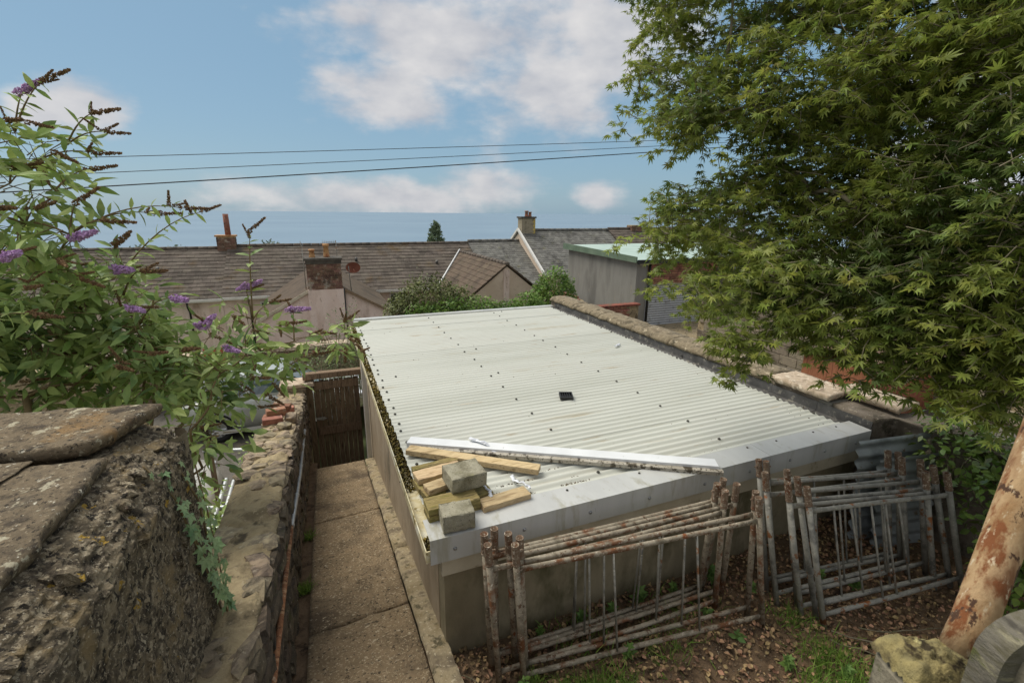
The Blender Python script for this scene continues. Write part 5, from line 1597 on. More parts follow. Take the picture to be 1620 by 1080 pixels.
def terrace(name, label, x0, x1, ze, zr, wallmat, tmat, tw_, gauge, th, seed, wins, ridge_mat=None):
    t = thing(name, label, 'house', ((x0 + x1) / 2, 26, -6.2), 'terrace houses below the garden')
    MB().prism([(YE + .25, -6.4), (YE + .25, ze + .02), (YR, zr - .12), (2 * YR - YE - .25, ze + .02), (2 * YR - YE - .25, -6.4)], 'x', x0 + .003, x1 - .003).obj('wall', wallmat, t)
    roof = MB().prism([(YE - .05, ze - .05), (YR, zr - .03), (2 * YR - YE, ze - .05), (2 * YR - YE, ze - .12), (YR, zr - .10), (YE - .05, ze - .12)], 'x', x0 + .001, x1 - .001).obj('roof', tmat, t)
    tiles(x0, x1, YE - .06, ze - .03, YR, zr, tw_, gauge, th, tmat, roof, seed=seed)
    tiles(x0, x1, 2 * YR - YE + .06, ze - .03, YR, zr, tw_ * 3, gauge * 2, th, tmat, roof, seed=seed + 1)
    s = MB()
    x = x0
    while x < x1:
        dx = min(.42, x1 - x)
        s.tube([(x + .005, YR, zr + .02), (x + dx - .005, YR, zr + .02 + rng.uniform(-.006, .006))], 0.10, 8)
        x += .42
    tag(s.obj('ridge_tiles', ridge_mat or tmat, roof, True), kind='stuff')
    gt_ = MB().prism([(YE - .20, ze - .02), (YE - .18, ze - .13), (YE - .09, ze - .15), (YE - .07, ze - .02), (YE - .085, ze - .02), (YE - .1, ze - .12), (YE - .17, ze - .11), (YE - .185, ze - .02)], 'x', x0, x1)
    gt_.obj('gutter', m_white, t)
    for (a, b, c, d) in wins:
        window(t, a, b, YE + .24, c, d)
    return t


h1 = terrace('terrace_house', 'brown tiled terrace house at the far left, half hidden by buddleia', -14.0, -3.95, -0.86, 0.98, m_pink, m_tile, .33, .30, .022, 3, [(-7, -6, -2.3, -1.2)])
h2 = terrace('terrace_house', 'long brown tiled terrace house behind the gabled extension with the chimney', -3.94, 8.30, -0.83, 1.07, m_pink, m_tile, .33, .30, .022, 4,
             [(3.2, 4.0, -1.9, -1.05), (-2.5, -1.7, -2.2, -1.15)])
h3 = terrace('terrace_house', 'small slate roofed house between the brown tiled one and the taller slate house', 8.31, 11.55, -0.80, 1.17, m_pale, m_slate, .26, .21, .010, 5, [(10.0, 10.9, -2.3, -1.4)])
h4 = terrace('terrace_house', 'taller slate roofed house with the rendered chimney and white verge', 11.56, 17.9, -0.38, 1.78, m_pale, m_slate, .26, .21, .010, 6, [(12.75, 13.55, -1.5, -.55)])
h5 = terrace('terrace_house', 'brown tiled house at the right end of the terrace behind the maple', 17.91, 30.0, -0.30, 1.84, m_pale, m_tile, .33, .30, .022, 7, [])
# white verge boards of the taller house
for (ya, za, yb, zb) in ((YE - .1, -0.42, YR, 1.80), (2 * YR - YE, -0.42, YR, 1.80)):
    MB().prism([(ya, za - .02), (yb, zb - .02), (yb, zb + .13), (ya, za + .13)], 'x', 11.44, 11.555).obj('verge_board', m_white, h4)
MB().tube([(13.95, YE - .1, -.45), (13.95, YE - .1, -1.1), (13.95, YE + .15, -1.3), (13.95, YE + .15, -5)], .045, 8).obj('downpipe', m_white, h4, True)
MB().box(13.85, 14.15, YE + .05, YE + .3, -6, -1.1).obj('pier', m_pale, h4)
# rendered chimney with yellow quoins
c4 = MB().box(11.62, 12.5, 26.7, 27.3, 1.3, 2.50).obj('chimney', M('chimney_render', [rgb('8d8470'), rgb('9c937e'), rgb('7d7461')], scale=4, rough=.95, bump=.4, spots=[(3, .6, .2, rgb('6c6450'))]), h4)
MB().box(11.56, 12.56, 26.64, 27.36, 2.50, 2.60).obj('cap', m_soot, c4)
for k in range(9):
    MB().box(12.36 if k % 2 else 12.42, 12.512, 26.688, 26.80, 1.44 + k * .115, 1.44 + k * .115 + .10).obj('quoin', m_lilac_ladder, c4)
pot(c4, 12.05, 27, 2.60, .34, .11, m_brick)
pot(c4, 12.28, 27, 2.60, .28, .10, m_brick)
# chimneys on the ridges of the left and right houses
c1 = brick_stack(-4.35, -3.55, 26.75, 27.25, 0.6, 1.55, m_brick_dull, h1)
MB().box(-4.4, -3.5, 26.7, 27.3, 1.55, 1.63).obj('cap', m_pot, c1)
MB().tube([(-3.85, 27, 1.63), (-3.85, 27, 2.62)], [.13, .12], 12).obj('flue_pipe', m_brick, c1, True)
c5 = brick_stack(19.6, 20.4, 26.7, 27.3, 1.3, 2.1, m_brick_dull, h5)
# black_downpipes and roof vents on the terrace
for (hh, xx, zz) in ((h2, 4.9, -0.95), (h2, -2.9, -0.95), (h3, 9.6, -0.92), (h1, -5.2, -1.0)):
    MB().tube([(xx, YE - .12, zz), (xx, YE - .1, zz - .2), (xx, YE + .17, zz - .45), (xx, YE + .17, -6)], .04, 8).obj('downpipe', m_black, hh, True)
for (hh, xx, yy, zz) in ((h2, 1.9, 25.6, .36), (h2, 6.0, 25.2, .14), (h1, -6.5, 25.3, .17), (h4, 15.2, 25.4, .84)):
    MB().tube([(xx, yy, zz), (xx, yy - .05, zz + .16)], .07, 8).obj('roof_vent', m_lead, hh, True)
# ---- gabled extension with the brick chimney
YF = 18.0
e1 = thing('gabled_extension', 'pink pebbledashed rear extension with brick chimney on its gable', 'house', (0.25, 20.5, -6.0))
AX, AZ, EX, EZ = 0.25, 0.38, 2.22, -0.86
MB().prism([(AX - EX, -6.2), (AX + EX, -6.2), (AX + EX, EZ), (AX, AZ - .05), (AX - EX, EZ)], 'y', YF, 23.7).obj('wall', m_pink, e1)
for sg in (-1, 1):
    P = [(AX, AZ), (AX + sg * (EX + .18), EZ - .13), (AX + sg * (EX + .18), EZ - .06), (AX, AZ + .07)]
    MB().prism(P, 'y', YF - .08, 26.4).obj('roof_slope', m_tile2, e1)
    MB().prism([(AX, AZ - .02), (AX + sg * (EX + .2), EZ - .16), (AX + sg * (EX + .2), EZ - .05), (AX, AZ + .09)], 'y', YF - .11, YF - .081).obj('barge_board', m_cream_board if sg < 0 else m_wood_old, e1)
ch = brick_stack(-0.34, 0.80, YF - .17, YF + .62, 0.12, 1.02, m_brick_dull, e1)
MB().box(-.36, .82, YF - .19, YF + .64, 1.02, 1.14).obj('cap', m_soot, ch)
MB().box(-.40, .86, YF - .23, YF + .68, 1.14, 1.22).obj('flaunching', m_soot, ch)
MB().box(-.36, .82, YF - .18, YF - .003, -6, 0.12).obj('breast', m_pink, ch)
pot(ch, -.12, YF + .25, 1.22, .28, .10, m_pot)
pot(ch, .36, YF + .25, 1.22, .46, .10, m_pot)
MB().tube([(.84, YF - .1, .12), (.84, YF - .1, -3)], .03, 8).obj('cable_run', m_black, e1, True)
window(e1, 1.65, 2.25, YF - .02, -2.0, -1.02)
# aerials and dish
an = thing('television_aerial', 'thin television aerial on a pole left of the brick chimney', 'aerial', (-0.42, YF + .3, 0.2))
s = MB().tube([(-.42, YF + .3, .1), (-.42, YF + .3, 1.62)], .014, 6)
s.obj('mast', m_galv, an, True)
s = MB().tube([(-.95, YF + .3, 1.57), (-.36, YF + .3, 1.60)], .010, 6)
for k in range(7):
    s.tube([(-.92 + k * .08, YF + .15, 1.575 + k * .003), (-.92 + k * .08, YF + .45, 1.575 + k * .003)], .004, 4)
s.tube([(-.42, YF + .3, 1.5), (-.46, YF + .3, 1.78)], .012, 6)
s.obj('boom', m_galv, an, True)
an2 = thing('television_aerial', 'thin comb aerial on a pole right of the clay chimney pots', 'aerial', (0.72, YF + .5, 1.1))
s = MB().tube([(.72, YF + .5, 1.1), (.72, YF + .5, 1.78)], .012, 6)
s.tube([(.25, YF + .5, 1.72), (.74, YF + .5, 1.74)], .008, 5)
for k in range(8):
    s.tube([(.28 + k * .06, YF + .5, 1.66), (.28 + k * .06, YF + .5, 1.80)], .004, 4)
s.obj('boom', m_galv, an2, True)
ds = thing('satellite_dish', 'rusty red satellite dish on a pole right of the brick chimney', 'satellite dish', (1.12, YF + .4, -.1))
MB().tube([(1.12, YF + .4, -.1), (1.08, YF + .4, .86)], .017, 8).obj('mast', m_galv, ds, True)
dd = MB()
n = 16
for k in range(5):
    r = .26 * k / 4
    for a in range(n):
        dd.v.append((1.24 + r * math.cos(2 * math.pi * a / n), YF + .38 - (r * r) * .9 + .06, .80 + r * .78 * math.sin(2 * math.pi * a / n)))
dd.f = [(k * n + a, k * n + (a + 1) % n, (k + 1) * n + (a + 1) % n, (k + 1) * n + a) for k in range(4) for a in range(n)]
dd.tube([(1.24, YF + .42, .80), (1.26, YF + .1, .66)], .012, 6)
dd.obj('dish', M('rusty_dish', [rgb('7a4a3c'), rgb('8b5a48')], scale=6, rough=.9, bump=.2), ds, True)
# ---- second gabled extension
YF2 = 19.0
e2 = thing('gabled_extension', 'cream pebbledashed extension with brown tiled gable roof and no chimney', 'house', (7.6, 21, -6.0))
AX, AZ, EX, EZ = 7.6, 0.62, 1.95, -0.86
MB().prism([(AX - EX + .12, -6.2), (AX + EX - .12, -6.2), (AX + EX - .12, EZ), (AX, AZ - .05), (AX - EX + .12, EZ)], 'y', YF2, 23.7).obj('wall', m_pale, e2)
MB().box(AX - .16, AX + .10, YF2 - .05, YF2 - .003, -6, .42).obj('flue_breast', m_pink, e2)
slope = (AZ - EZ) / EX
for sg in (-1, 1):
    P = [(AX, AZ), (AX + sg * (EX + .1), EZ - .08), (AX + sg * (EX + .1), EZ - .01), (AX, AZ + .05)]
    ro = MB().prism(P, 'y', YF2 - .05, 26.4).obj('roof_slope', m_tile2, e2)
    s = MB()
    Ls = math.hypot(EX + .1, AZ - EZ + .08)
    rows = int(Ls / .28)
    q = random.Random(9 + sg)
    for r in range(rows + 1):
        d0, d1 = r * .28 / Ls, min(1.0, (r + 1.25) * .28 / Ls)
        y = YF2 - .08 - (.16 if r % 2 else 0)
        while y < 26.3:
            ya, yb = max(y, YF2 - .08), y + .325
            y += .33
            P = []
            for (d, h) in ((d0, .10 + q.uniform(-.005, .005)), (d1, .066)):
                xx = AX + sg * (EX + .1) * (1 - d)
                zz = EZ - .08 + (AZ - EZ + .08) * d + h
                P += [(xx, ya, zz), (xx, yb, zz)]
            xx = AX + sg * (EX + .1) * (1 - d0)
            zz = EZ - .08 + (AZ - EZ + .08) * d0
            P += [(xx, ya, zz), (xx, yb, zz)]
            s.add(P, [(0, 1, 3, 2), (4, 5, 1, 0), (4, 0, 2), (5, 3, 1)])
    tag(s.obj('roof_tiles', m_tile2, ro, fix=False), kind='stuff')
s = MB()
y = YF2 - .1
while y < 26.2:
    s.tube([(AX, y, AZ + .07), (AX, y + .41, AZ + .07 + q.uniform(-.012, .012))], .09, 8)
    y += .42
tag(s.obj('ridge_tiles', m_tile, e2, True), kind='stuff')
# lead valley
MB().tube([(AX - .02, 26.2, .76), (AX - EX - .02, 23.35, -.76)], .06, 6).obj('valley', m_galv_bright, e2)

# ================================================================== OVERHEAD CABLES
def cable(a, b, r, sag, label):
    P = []
    for k in range(25):
        u = k / 24
        p = Vector(a).lerp(Vector(b), u)
        p.z -= sag * 4 * u * (1 - u)
        P.append(p)
    return solo('overhead_cable', MB().tube(P, r, 6), m_cable, label, 'cable', 'overhead cables across the sky', True)


cable((-18.1, 12, 2.66), (22.3, 12, 6.05), 0.0075, 0.12, 'thin overhead cable, highest of the three')
cable((-18.35, 12, 2.2), (23.75, 12, 6.17), 0.0075, 0.12, 'thin overhead cable, middle of the three')
cable((-19.5, 12, 1.75), (25.2, 12, 6.3), 0.013, 0.15, 'thick black overhead cable, lowest of the three')

# ================================================================== VEGETATION
def palmate(lobes, sinus, wid, droop=0.18):
    """palmate leaf: base at origin, midrib along +Y, as a triangle fan with drooping tips"""
    v = [(0, 0.05, 0)]
    n = len(lobes)
    pts = [(0.0, -0.02, 0)]
    for i, (a, L) in enumerate(lobes):
        ar = math.radians(a)
        dx, dy = math.sin(ar), math.cos(ar)
        px, py = dy, -dx
        for (t, w) in ((0.5, -wid), (1.0, 0), (0.5, wid)):
            x, y = dx * L * t + px * w * L, dy * L * t + py * w * L
            pts.append((x, y, -droop * (x * x + y * y)))
        if i < n - 1:
            am = math.radians((a + lobes[i + 1][0]) / 2)
            r = sinus * min(L, lobes[i + 1][1])
            pts.append((math.sin(am) * r, math.cos(am) * r, 0.03))
    v += pts
    f = [(0, i, i + 1) for i in range(1, len(pts))] + [(0, len(pts), 1)]
    return v, [tuple(reversed(t)) for t in f]


MAPLE_V, MAPLE_F = palmate([(-112, .42), (-74, .72), (-37, .95), (0, 1.05), (37, .95), (74, .72), (112, .42)], 0.36, 0.105, 0.2)
IVY_V, IVY_F = palmate([(-115, .55), (-58, .8), (0, 1.05), (58, .8), (115, .55)], 0.72, 0.2, 0.12)


def lance(w=0.17, fold=0.05, droop=0.22):
    ys = [0.0, 0.22, 0.5, 0.78, 1.0]
    ws = [0.02, 0.75 * w, w, 0.55 * w, 0.0]
    v = []
    for y, x in zip(ys, ws):
        z = -droop * y * y
        v += [(-x, y, z + fold * x / w), (0, y, z), (x, y, z + fold * x / w)]
    f = []
    for i in range(4):
        for k in (0, 1):
            a = i * 3 + k
            f += [(a, a + 1, a + 4), (a, a + 4, a + 3)]
    return v, f


LANCE_V, LANCE_F = lance()
OVAL_V, OVAL_F = lance(0.28, 0.04, 0.15)
BLADE_V, BLADE_F = [(-.5, 0, 0), (.5, 0, 0), (.36, .5, .06), (-.36, .5, .06), (0, 1, -.06)], [(0, 1, 2), (0, 2, 3), (3, 2, 4)]


def unit(a):
    return a / (np.linalg.norm(a, axis=-1, keepdims=True) + 1e-9)


def sprays(clumps, per_m, step, size, flat, seed, droop=0.5, up=0.9, rnd=0.35, twig_len=(0.55, 1.05)):
    """opposite leaf pairs along drooping twigs that fan out of each clump"""
    q = np.random.default_rng(seed)
    R_, T_, tw_ = [], [], []
    for (cx, cy, cz, r) in clumps:
        c = np.array([cx, cy, cz])
        nt = max(5, int(per_m * r * r))
        for _ in range(nt):
            d = q.normal(size=3)
            d[2] *= flat
            d /= np.linalg.norm(d)
            st = c + q.normal(size=3) * r * 0.30
            L = r * q.uniform(*twig_len)
            m = max(2, int(L / step))
            P = [st]
            dd = d.copy()
            for k in range(m):
                dd = dd + np.array([0, 0, -droop * step * 1.6]) + q.normal(size=3) * 0.10
                dd /= np.linalg.norm(dd)
                P.append(P[-1] + dd * step)
            tw_.append(P)
            for k in range(1, m + 1):
                dr = P[k] - P[k - 1]
                dr /= np.linalg.norm(dr)
                side = np.cross(dr, [0, 0, 1])
                if np.linalg.norm(side) < 0.2:
                    side = np.array([1.0, 0, 0])
                side /= np.linalg.norm(side)
                for sg in ((-1, 1, 0) if k == m else (-1, 1)):
                    if q.random() < 0.08:
                        continue
                    ld = dr * q.uniform(.3, .9) + side * sg * q.uniform(.6, 1.1) + np.array([0, 0, -q.uniform(0, droop)]) + q.normal(size=3) * 0.18
                    if sg == 0:
                        ld = dr + q.normal(size=3) * 0.2
                    nn = np.array([0, 0, up]) + q.normal(size=3) * rnd
                    s_ = q.uniform(*size)
                    ld /= np.linalg.norm(ld)
                    R_.append((ld, nn, s_))
                    T_.append(P[k] + ld * s_ * 0.35)
    D = np.array([a for a, b, c in R_])
    N_ = np.array([b for a, b, c in R_])
    S_ = np.array([c for a, b, c in R_])
    return frames(D, N_, S_), np.array(T_), tw_


FWD = np.array(_F)
RGT = np.array(_X)
UPV = np.array(_Y)
POS = np.array([0, 0, CZ])


def nearest_in_view(T, k):
    """indices of the k leaves that show largest: nearest ones inside the frame"""
    d = T - POS
    z = d @ FWD
    u, v = (d @ RGT) / np.maximum(z, 1e-3), (d @ UPV) / np.maximum(z, 1e-3)
    ok = (z > 0.3) & (np.abs(u) < 1.07) & (np.abs(v) < 0.71)
    z2 = np.where(ok, z, 1e9)
    return set(np.argsort(z2)[:k].tolist())


def place_leaves(parent, R, T, tv, tf, mat, k, name='leaf', mass='foliage'):
    near = nearest_in_view(T, k)
    me = templ_mesh(name, tv, tf, mat)
    for i in sorted(near):
        m = Matrix([list(map(float, R[i][r])) + [float(T[i][r])] for r in range(3)] + [[0, 0, 0, 1]])
        inst(name, me, m, parent)
    rest = [i for i in range(len(T)) if i not in near]
    bulk(mass, tv, tf, R[rest], T[rest], mat, parent, kind='stuff')


def twigs(paths, r, mat, parent, name='twigs', every=1):
    s = MB()
    for P in paths[::every]:
        P2 = [P[0], P[len(P) // 2], P[-1]]
        s.tube(P2, [r, r * .7, r * .35], 4, caps=False)
    return tag(s.obj(name, mat, parent, True, fix=False), kind='stuff')


def branch_tree(parent, root, clumps, mat, r0, name='branch', pw=0.5):
    """branches from the root to every clump, each joining the nearest clump already reached"""
    root = np.array(root)
    C = [np.array(c[:3]) for c in clumps]
    order = sorted(range(len(C)), key=lambda i: np.linalg.norm(C[i] - root))
    nodes = [root]
    par = {}
    for i in order:
        best = min(range(len(nodes)), key=lambda j: np.linalg.norm(nodes[j] - C[i]) + 0.35 * np.linalg.norm(nodes[j] - root))
        par[len(nodes)] = best
        nodes.append(C[i])
    cnt = [1] * len(nodes)
    for j in range(len(nodes) - 1, 0, -1):
        cnt[par[j]] += cnt[j]
    big, small = 0, MB()
    for j in range(1, len(nodes)):
        a, b = Vector(nodes[par[j]]), Vector(nodes[j])
        ra, rb_ = r0 * (cnt[j] / cnt[0]) ** pw, r0 * (max(cnt[j] - 1, .4) / cnt[0]) ** pw
        mid = a.lerp(b, .5) + Vector((rng.uniform(-.06, .06), rng.uniform(-.06, .06), rng.uniform(-.02, .09))) * (b - a).length * 2
        P = [a, a.lerp(mid, .5) + (mid - a.lerp(b, .5)) * .25, mid, mid.lerp(b, .5) + (mid - a.lerp(b, .5)) * .25, b]
        rr = [ra, ra * .95, (ra + rb_) / 2, rb_ * 1.05, rb_]
        if cnt[j] >= 5:
            MB().tube(P, rr, 7).obj(name, mat, parent, True, fix=False)
        else:
            small.tube(P, rr, 5, caps=False)
    if small.v:
        tag(small.obj('fine_branches', mat, parent, True, fix=False), kind='stuff')


# ---- the maple on the right
mp = thing('maple_tree', 'large green maple spreading over the right side of the picture', 'tree', (4.05, 0.75, 0.1))
MB().tube([(4.05, .75, -.1), (4.0, .78, .6), (3.85, .85, 1.3), (3.62, .98, 1.9), (3.35, 1.15, 2.5)], [.13, .105, .095, .085, .075], 12).obj('trunk', m_bark, mp, True)
branch_tree(mp, (3.35, 1.15, 2.5), MAPLE, m_bark, 0.042)
R_, T_, tw_ = sprays(MAPLE, 700, 0.047, (0.032, 0.056), 0.55, 21, droop=0.75, up=0.8, rnd=0.42)
keep = (np.linalg.norm(T_ - POS, axis=1) > 1.15)
R_, T_ = R_[keep], T_[keep]
print('maple leaves', len(T_))
M2 = palmate([(-118, .35), (-80, .66), (-40, .9), (3, 1.1), (36, .98), (70, .75), (108, .45)], 0.40, 0.12, 0.42)
M3 = palmate([(-100, .5), (-66, .78), (-33, 1.0), (-2, 1.0), (40, .88), (78, .68), (118, .38)], 0.33, 0.095, -0.12)
sel = np.arange(len(T_)) % 3
for i_, (tv_, tf_) in enumerate(((MAPLE_V, MAPLE_F), M2, M3)):
    place_leaves(mp, R_[sel == i_], T_[sel == i_], tv_, tf_, m_maple, 100)
twigs(tw_, 0.0028, m_bark, mp)

# ---- the buddleia on the left
bd = thing('buddleia_bush', 'overgrown buddleia with lilac flower spikes and brown seed heads on the left', 'bush', (-2.2, 3.4, -2.1))
R_, T_, tw_ = sprays(BUD, 500, 0.075, (0.08, 0.15), 0.8, 31, droop=0.5, up=0.7, rnd=0.6)
stems = []
extraR, extraD, extraN, extraS = [], [], [], []
pan_l, pan_b = [], []
for k, (tx, ty, tz, kd) in enumerate(TIPS):
    q = random.Random(100 + k)
    tip = Vector((tx, ty, tz))
    base = Vector((-2.0 + q.uniform(-.5, .4), 3.3 + q.uniform(-.4, .5), -0.6))
    # join the bush somewhere near: nearest clump centre below
    cl = min(BUD, key=lambda c: (Vector(c[:3]) - tip).length + (0.6 if c[2] > tz else 0))
    st = Vector(cl[:3])
    hor = Vector((tip.x - st.x, tip.y - st.y, 0))
    mid = st.lerp(tip, .5) + Vector((0, 0, 0.22 * (tip - st).length))
    P = []
    for i in range(9):
        u = i / 8
        P.append(st * (1 - u) ** 2 + mid * 2 * u * (1 - u) + tip * u * u)
    stems.append(P)
    L = (tip - st).length
    m = max(3, int(L / 0.07))
    for i in range(m):
        u = 0.2 + 0.75 * (i + .5) / m
        f = u * 8
        i0 = min(int(f), 7)
        p = P[i0].lerp(P[i0 + 1], f - i0)
        d = (P[i0 + 1] - P[i0]).normalized()
        sd = d.cross(Vector((0, 0, 1))).normalized() if abs(d.z) < .95 else Vector((1, 0, 0))
        if i % 2:
            sd = sd.cross(d).normalized()
        for sg in (-1, 1):
            ld = (d * q.uniform(.3, .8) + sd * sg + Vector((0, 0, q.uniform(-.5, .15))) + Vector((q.gauss(0, .15), q.gauss(0, .15), 0))).normalized()
            s_ = q.uniform(.05, .095) * (1.15 - .45 * u)
            extraD.append(ld); extraN.append((q.gauss(0, .5), q.gauss(0, .5), .8)); extraS.append(s_); extraR.append(p)
    d = (P[-1] - P[-2]).normalized()
    if kd == 2:
        continue
    d = (d * 0.45 + Vector((0.75, -0.25, q.uniform(-.25, .35)))).normalized() if q.random() < .8 else d
    (pan_l if kd == 1 else pan_b).append((tip, d, q.uniform(.9, 1.2)))
    for w in range(2 if kd == 0 else 1):
        if q.random() < .75:
            sd = Vector((q.gauss(0, 1), q.gauss(0, 1), q.uniform(-.2, .6))).normalized()
            d2 = (d * .7 + sd * .8).normalized()
            pan_b.append((P[-2] + d2 * .02, d2, q.uniform(.55, .85)))
R2 = frames(np.array(extraD), np.array(extraN), np.array(extraS) * 1.35)
R_ = np.concatenate([R_, R2])
T_ = np.concatenate([T_, np.array(extraR)])
place_leaves(bd, R_, T_, LANCE_V, LANCE_F, m_bud, 260)
twigs(tw_, 0.0035, m_budstem, bd)
for P in stems:
    MB().tube(P, [.0065 - .0045 * i / 8 for i in range(9)], 5).obj('stem', m_budstem, bd, True, fix=False)
for k in range(9):
    q = random.Random(k)
    a = Vector((-2.2 + q.uniform(-.5, .5), 3.4 + q.uniform(-.4, .4), -2.1))
    cl = BUD[(k * 5) % len(BUD)]
    b = Vector(cl[:3])
    MB().tube([a, a.lerp(b, .5) + Vector((q.uniform(-.2, .2), q.uniform(-.1, .1), .25)), b], [.022, .015, .008], 7).obj('stem', m_budstem, bd, True, fix=False)
branch_tree(bd, (-2.0, 3.2, 0.6), BUD, m_budstem, 0.02)


def panicle(length, r, n, size, seed, mat, name):
    q = random.Random(seed)
    s = MB()
    s.tube([(0, 0, 0), (0, length * 1.02, 0)], [.0022, .001], 4)
    for i in range(n):
        u = q.random() ** .8
        a = q.uniform(0, 6.283)
        rr = r * (1 - u * .75) * q.uniform(.55, 1)
        c = Vector((rr * math.cos(a), u * length, rr * math.sin(a)))
        E_ = Euler((q.uniform(0, 6), q.uniform(0, 6), q.uniform(0, 6))).to_matrix()
        z = size * q.uniform(.7, 1.2)
        s.add([c + E_ @ (Vector(p) * z) for p in TET_V], TET_F)
    return s.mesh(name, mat)


lil = [panicle(.14, .027, 150, .009, i, m_lilac, 'flower_spike') for i in range(3)]
brn = [panicle(.16, .016, 120, .0066, 20 + i, m_seed, 'seed_head') for i in range(4)]


def aim(p, d, s_):
    d = Vector(d).normalized()
    x = d.orthogonal().normalized()
    z = x.cross(d)
    m = Matrix((x * s_, d * s_, z * s_)).transposed().to_4x4()
    m.translation = p
    return m


for k in range(46):
    q = random.Random(900 + k)
    c_ = BUD[q.randrange(len(BUD))]
    p0 = Vector(c_[:3]) + Vector((q.gauss(0, .12), q.gauss(0, .12) - .08, q.gauss(0, .12)))
    pan_b.append((p0, Vector((q.uniform(-.2, 1), q.uniform(-.6, .2), q.uniform(-.9, .4))).normalized(), q.uniform(.7, 1.15)))
for (p, d, s_) in pan_l:
    inst('flower_spike', rng.choice(lil), aim(p - d * .03, d, s_), bd)
    sd = (d + Vector((rng.gauss(0, .5), rng.gauss(0, .5), rng.gauss(0, .3)))).normalized()
    inst('flower_spike', rng.choice(lil), aim(p - d * .06, sd, s_ * .62), bd)
for (p, d, s_) in pan_b:
    inst('seed_head', rng.choice(brn), aim(p - d * .02, d, s_), bd)

# ---- ivy hanging down the end of the tall wall
iv = thing('ivy', 'trailing ivy hanging down the end of the tall old wall', 'ivy', (-0.58, 2.2, 0.9))
ivy_me = templ_mesh('leaf', IVY_V, IVY_F, m_ivy)
runs = [[(-.66, 1.92, 1.90), (-.60, 1.97, 1.72), (-.585, 2.03, 1.5), (-.575, 2.09, 1.28), (-.565, 2.15, 1.02)],
        [(-.62, 2.12, 1.80), (-.575, 2.15, 1.60), (-.57, 2.17, 1.35), (-.56, 2.19, 1.12), (-.555, 2.2, .95)],
        [(-.585, 2.24, 1.72), (-.57, 2.24, 1.45), (-.56, 2.23, 1.2), (-.55, 2.22, .95), (-.5, 2.2, .9)],
        [(-.60, 1.99, 1.66), (-.575, 2.06, 1.42), (-.565, 2.13, 1.2), (-.55, 2.2, 1.0)]]
for k, P in enumerate(runs):
    P = [Vector(p) for p in P]
    MB().tube([p + Vector((.012, 0, 0)) for p in P], .0035, 5).obj('vine', m_budstem, iv, True)
    q = random.Random(k)
    for i in range(len(P) - 1):
        for t in range(6):
            p = P[i].lerp(P[i + 1], (t + q.random()) / 6)
            s_ = q.uniform(.028, .058) * (1.0 if i else .6)
            d = Vector((q.uniform(-.1, .5), q.gauss(0, .7), -q.uniform(.2, 1)))
            R1 = frames(np.array([d]), np.array([[1.0, -.35 + q.gauss(0, .3), .45 + q.gauss(0, .3)]]), np.array([s_]))[0]
            m = Matrix([list(map(float, R1[r])) + [float(p[r] + (.028, q.gauss(0, .02), 0)[r])] for r in range(3)] + [[0, 0, 0, 1]])
            inst('leaf', ivy_me, m, iv)
# withered dock beside the wall
dk = thing('withered_plant', 'withered brown leafed plant at the near end of the rubble wall', 'plant', (-.78, 2.75, .4))
wm = M('withered_leaf', [rgb('7d4a2c'), rgb('92603a'), rgb('5c3620')], scale=15, rough=.8, bump=.2, island=.25, trans=.15)
lme = templ_mesh('leaf', LANCE_V, LANCE_F, wm)
for k in range(16):
    q = random.Random(40 + k)
    d = Vector((q.gauss(0, .6), q.gauss(0, .6), q.uniform(-.4, 1)))
    inst('leaf', lme, Matrix.Translation((-.80 + q.gauss(0, .03), 2.75 + q.gauss(0, .06), .78 + q.uniform(-.14, .1))) @ aim((0, 0, 0), d, q.uniform(.07, .12)), dk)
MB().tube([(-.8, 2.75, .3), (-.79, 2.75, .95)], .005, 5).obj('stem', m_budstem, dk, True)


# ---- shrubs: mounds of leaves
def mound(name, label, cat, boxes, n, size, tv, tf, mat, seed, group=None, k=0, shell=0.75):
    """boxes: ellipsoids (x,y,z,rx,ry,rz)"""
    q = np.random.default_rng(seed)
    b0 = boxes[0]
    zlow = min(b[2] - b[5] for b in boxes)
    t = thing(name, label, cat, (b0[0], b0[1], zlow), group)
    vol = np.array([b[3] * b[4] + b[3] * b[5] + b[4] * b[5] for b in boxes])
    pick = q.choice(len(boxes), size=n, p=vol / vol.sum())
    d = unit(q.normal(size=(n, 3)))
    B_ = np.array(boxes)[pick]
    rad = shell + (1.12 - shell) * q.random(n) ** 0.8
    P = B_[:, :3] + d * B_[:, 3:] * rad[:, None]
    P += 0.05 * q.normal(size=P.shape) * B_[:, 3:]
    D = unit(np.stack([d[:, 0], d[:, 1], d[:, 2] * .3 - .25], 1) + .6 * q.normal(size=(n, 3)))
    N_ = d + np.array([0, 0, .7]) + .45 * q.normal(size=(n, 3))
    R = frames(D, N_, q.uniform(*size, size=n))
    if k:
        place_leaves(t, R, P, tv, tf, mat, k)
    else:
        bulk('foliage', tv, tf, R, P, mat, t, kind='stuff')
    s = MB()
    qq = random.Random(seed)
    for i in range(14):
        b = boxes[i % len(boxes)]
        e = Vector((b[0] + qq.uniform(-.7, .7) * b[3], b[1] + qq.uniform(-.7, .7) * b[4], b[2] + qq.uniform(.1, .8) * b[5]))
        s0 = Vector((b[0] + qq.uniform(-.3, .3) * b[3], b[1], b[2] - b[5]))
        s.tube([s0, s0.lerp(e, .5) + Vector((.03, .02, .04)), e], [.012, .009, .004], 5, caps=False)
    s.obj('stems', m_bark, t, True, fix=False)
    return t


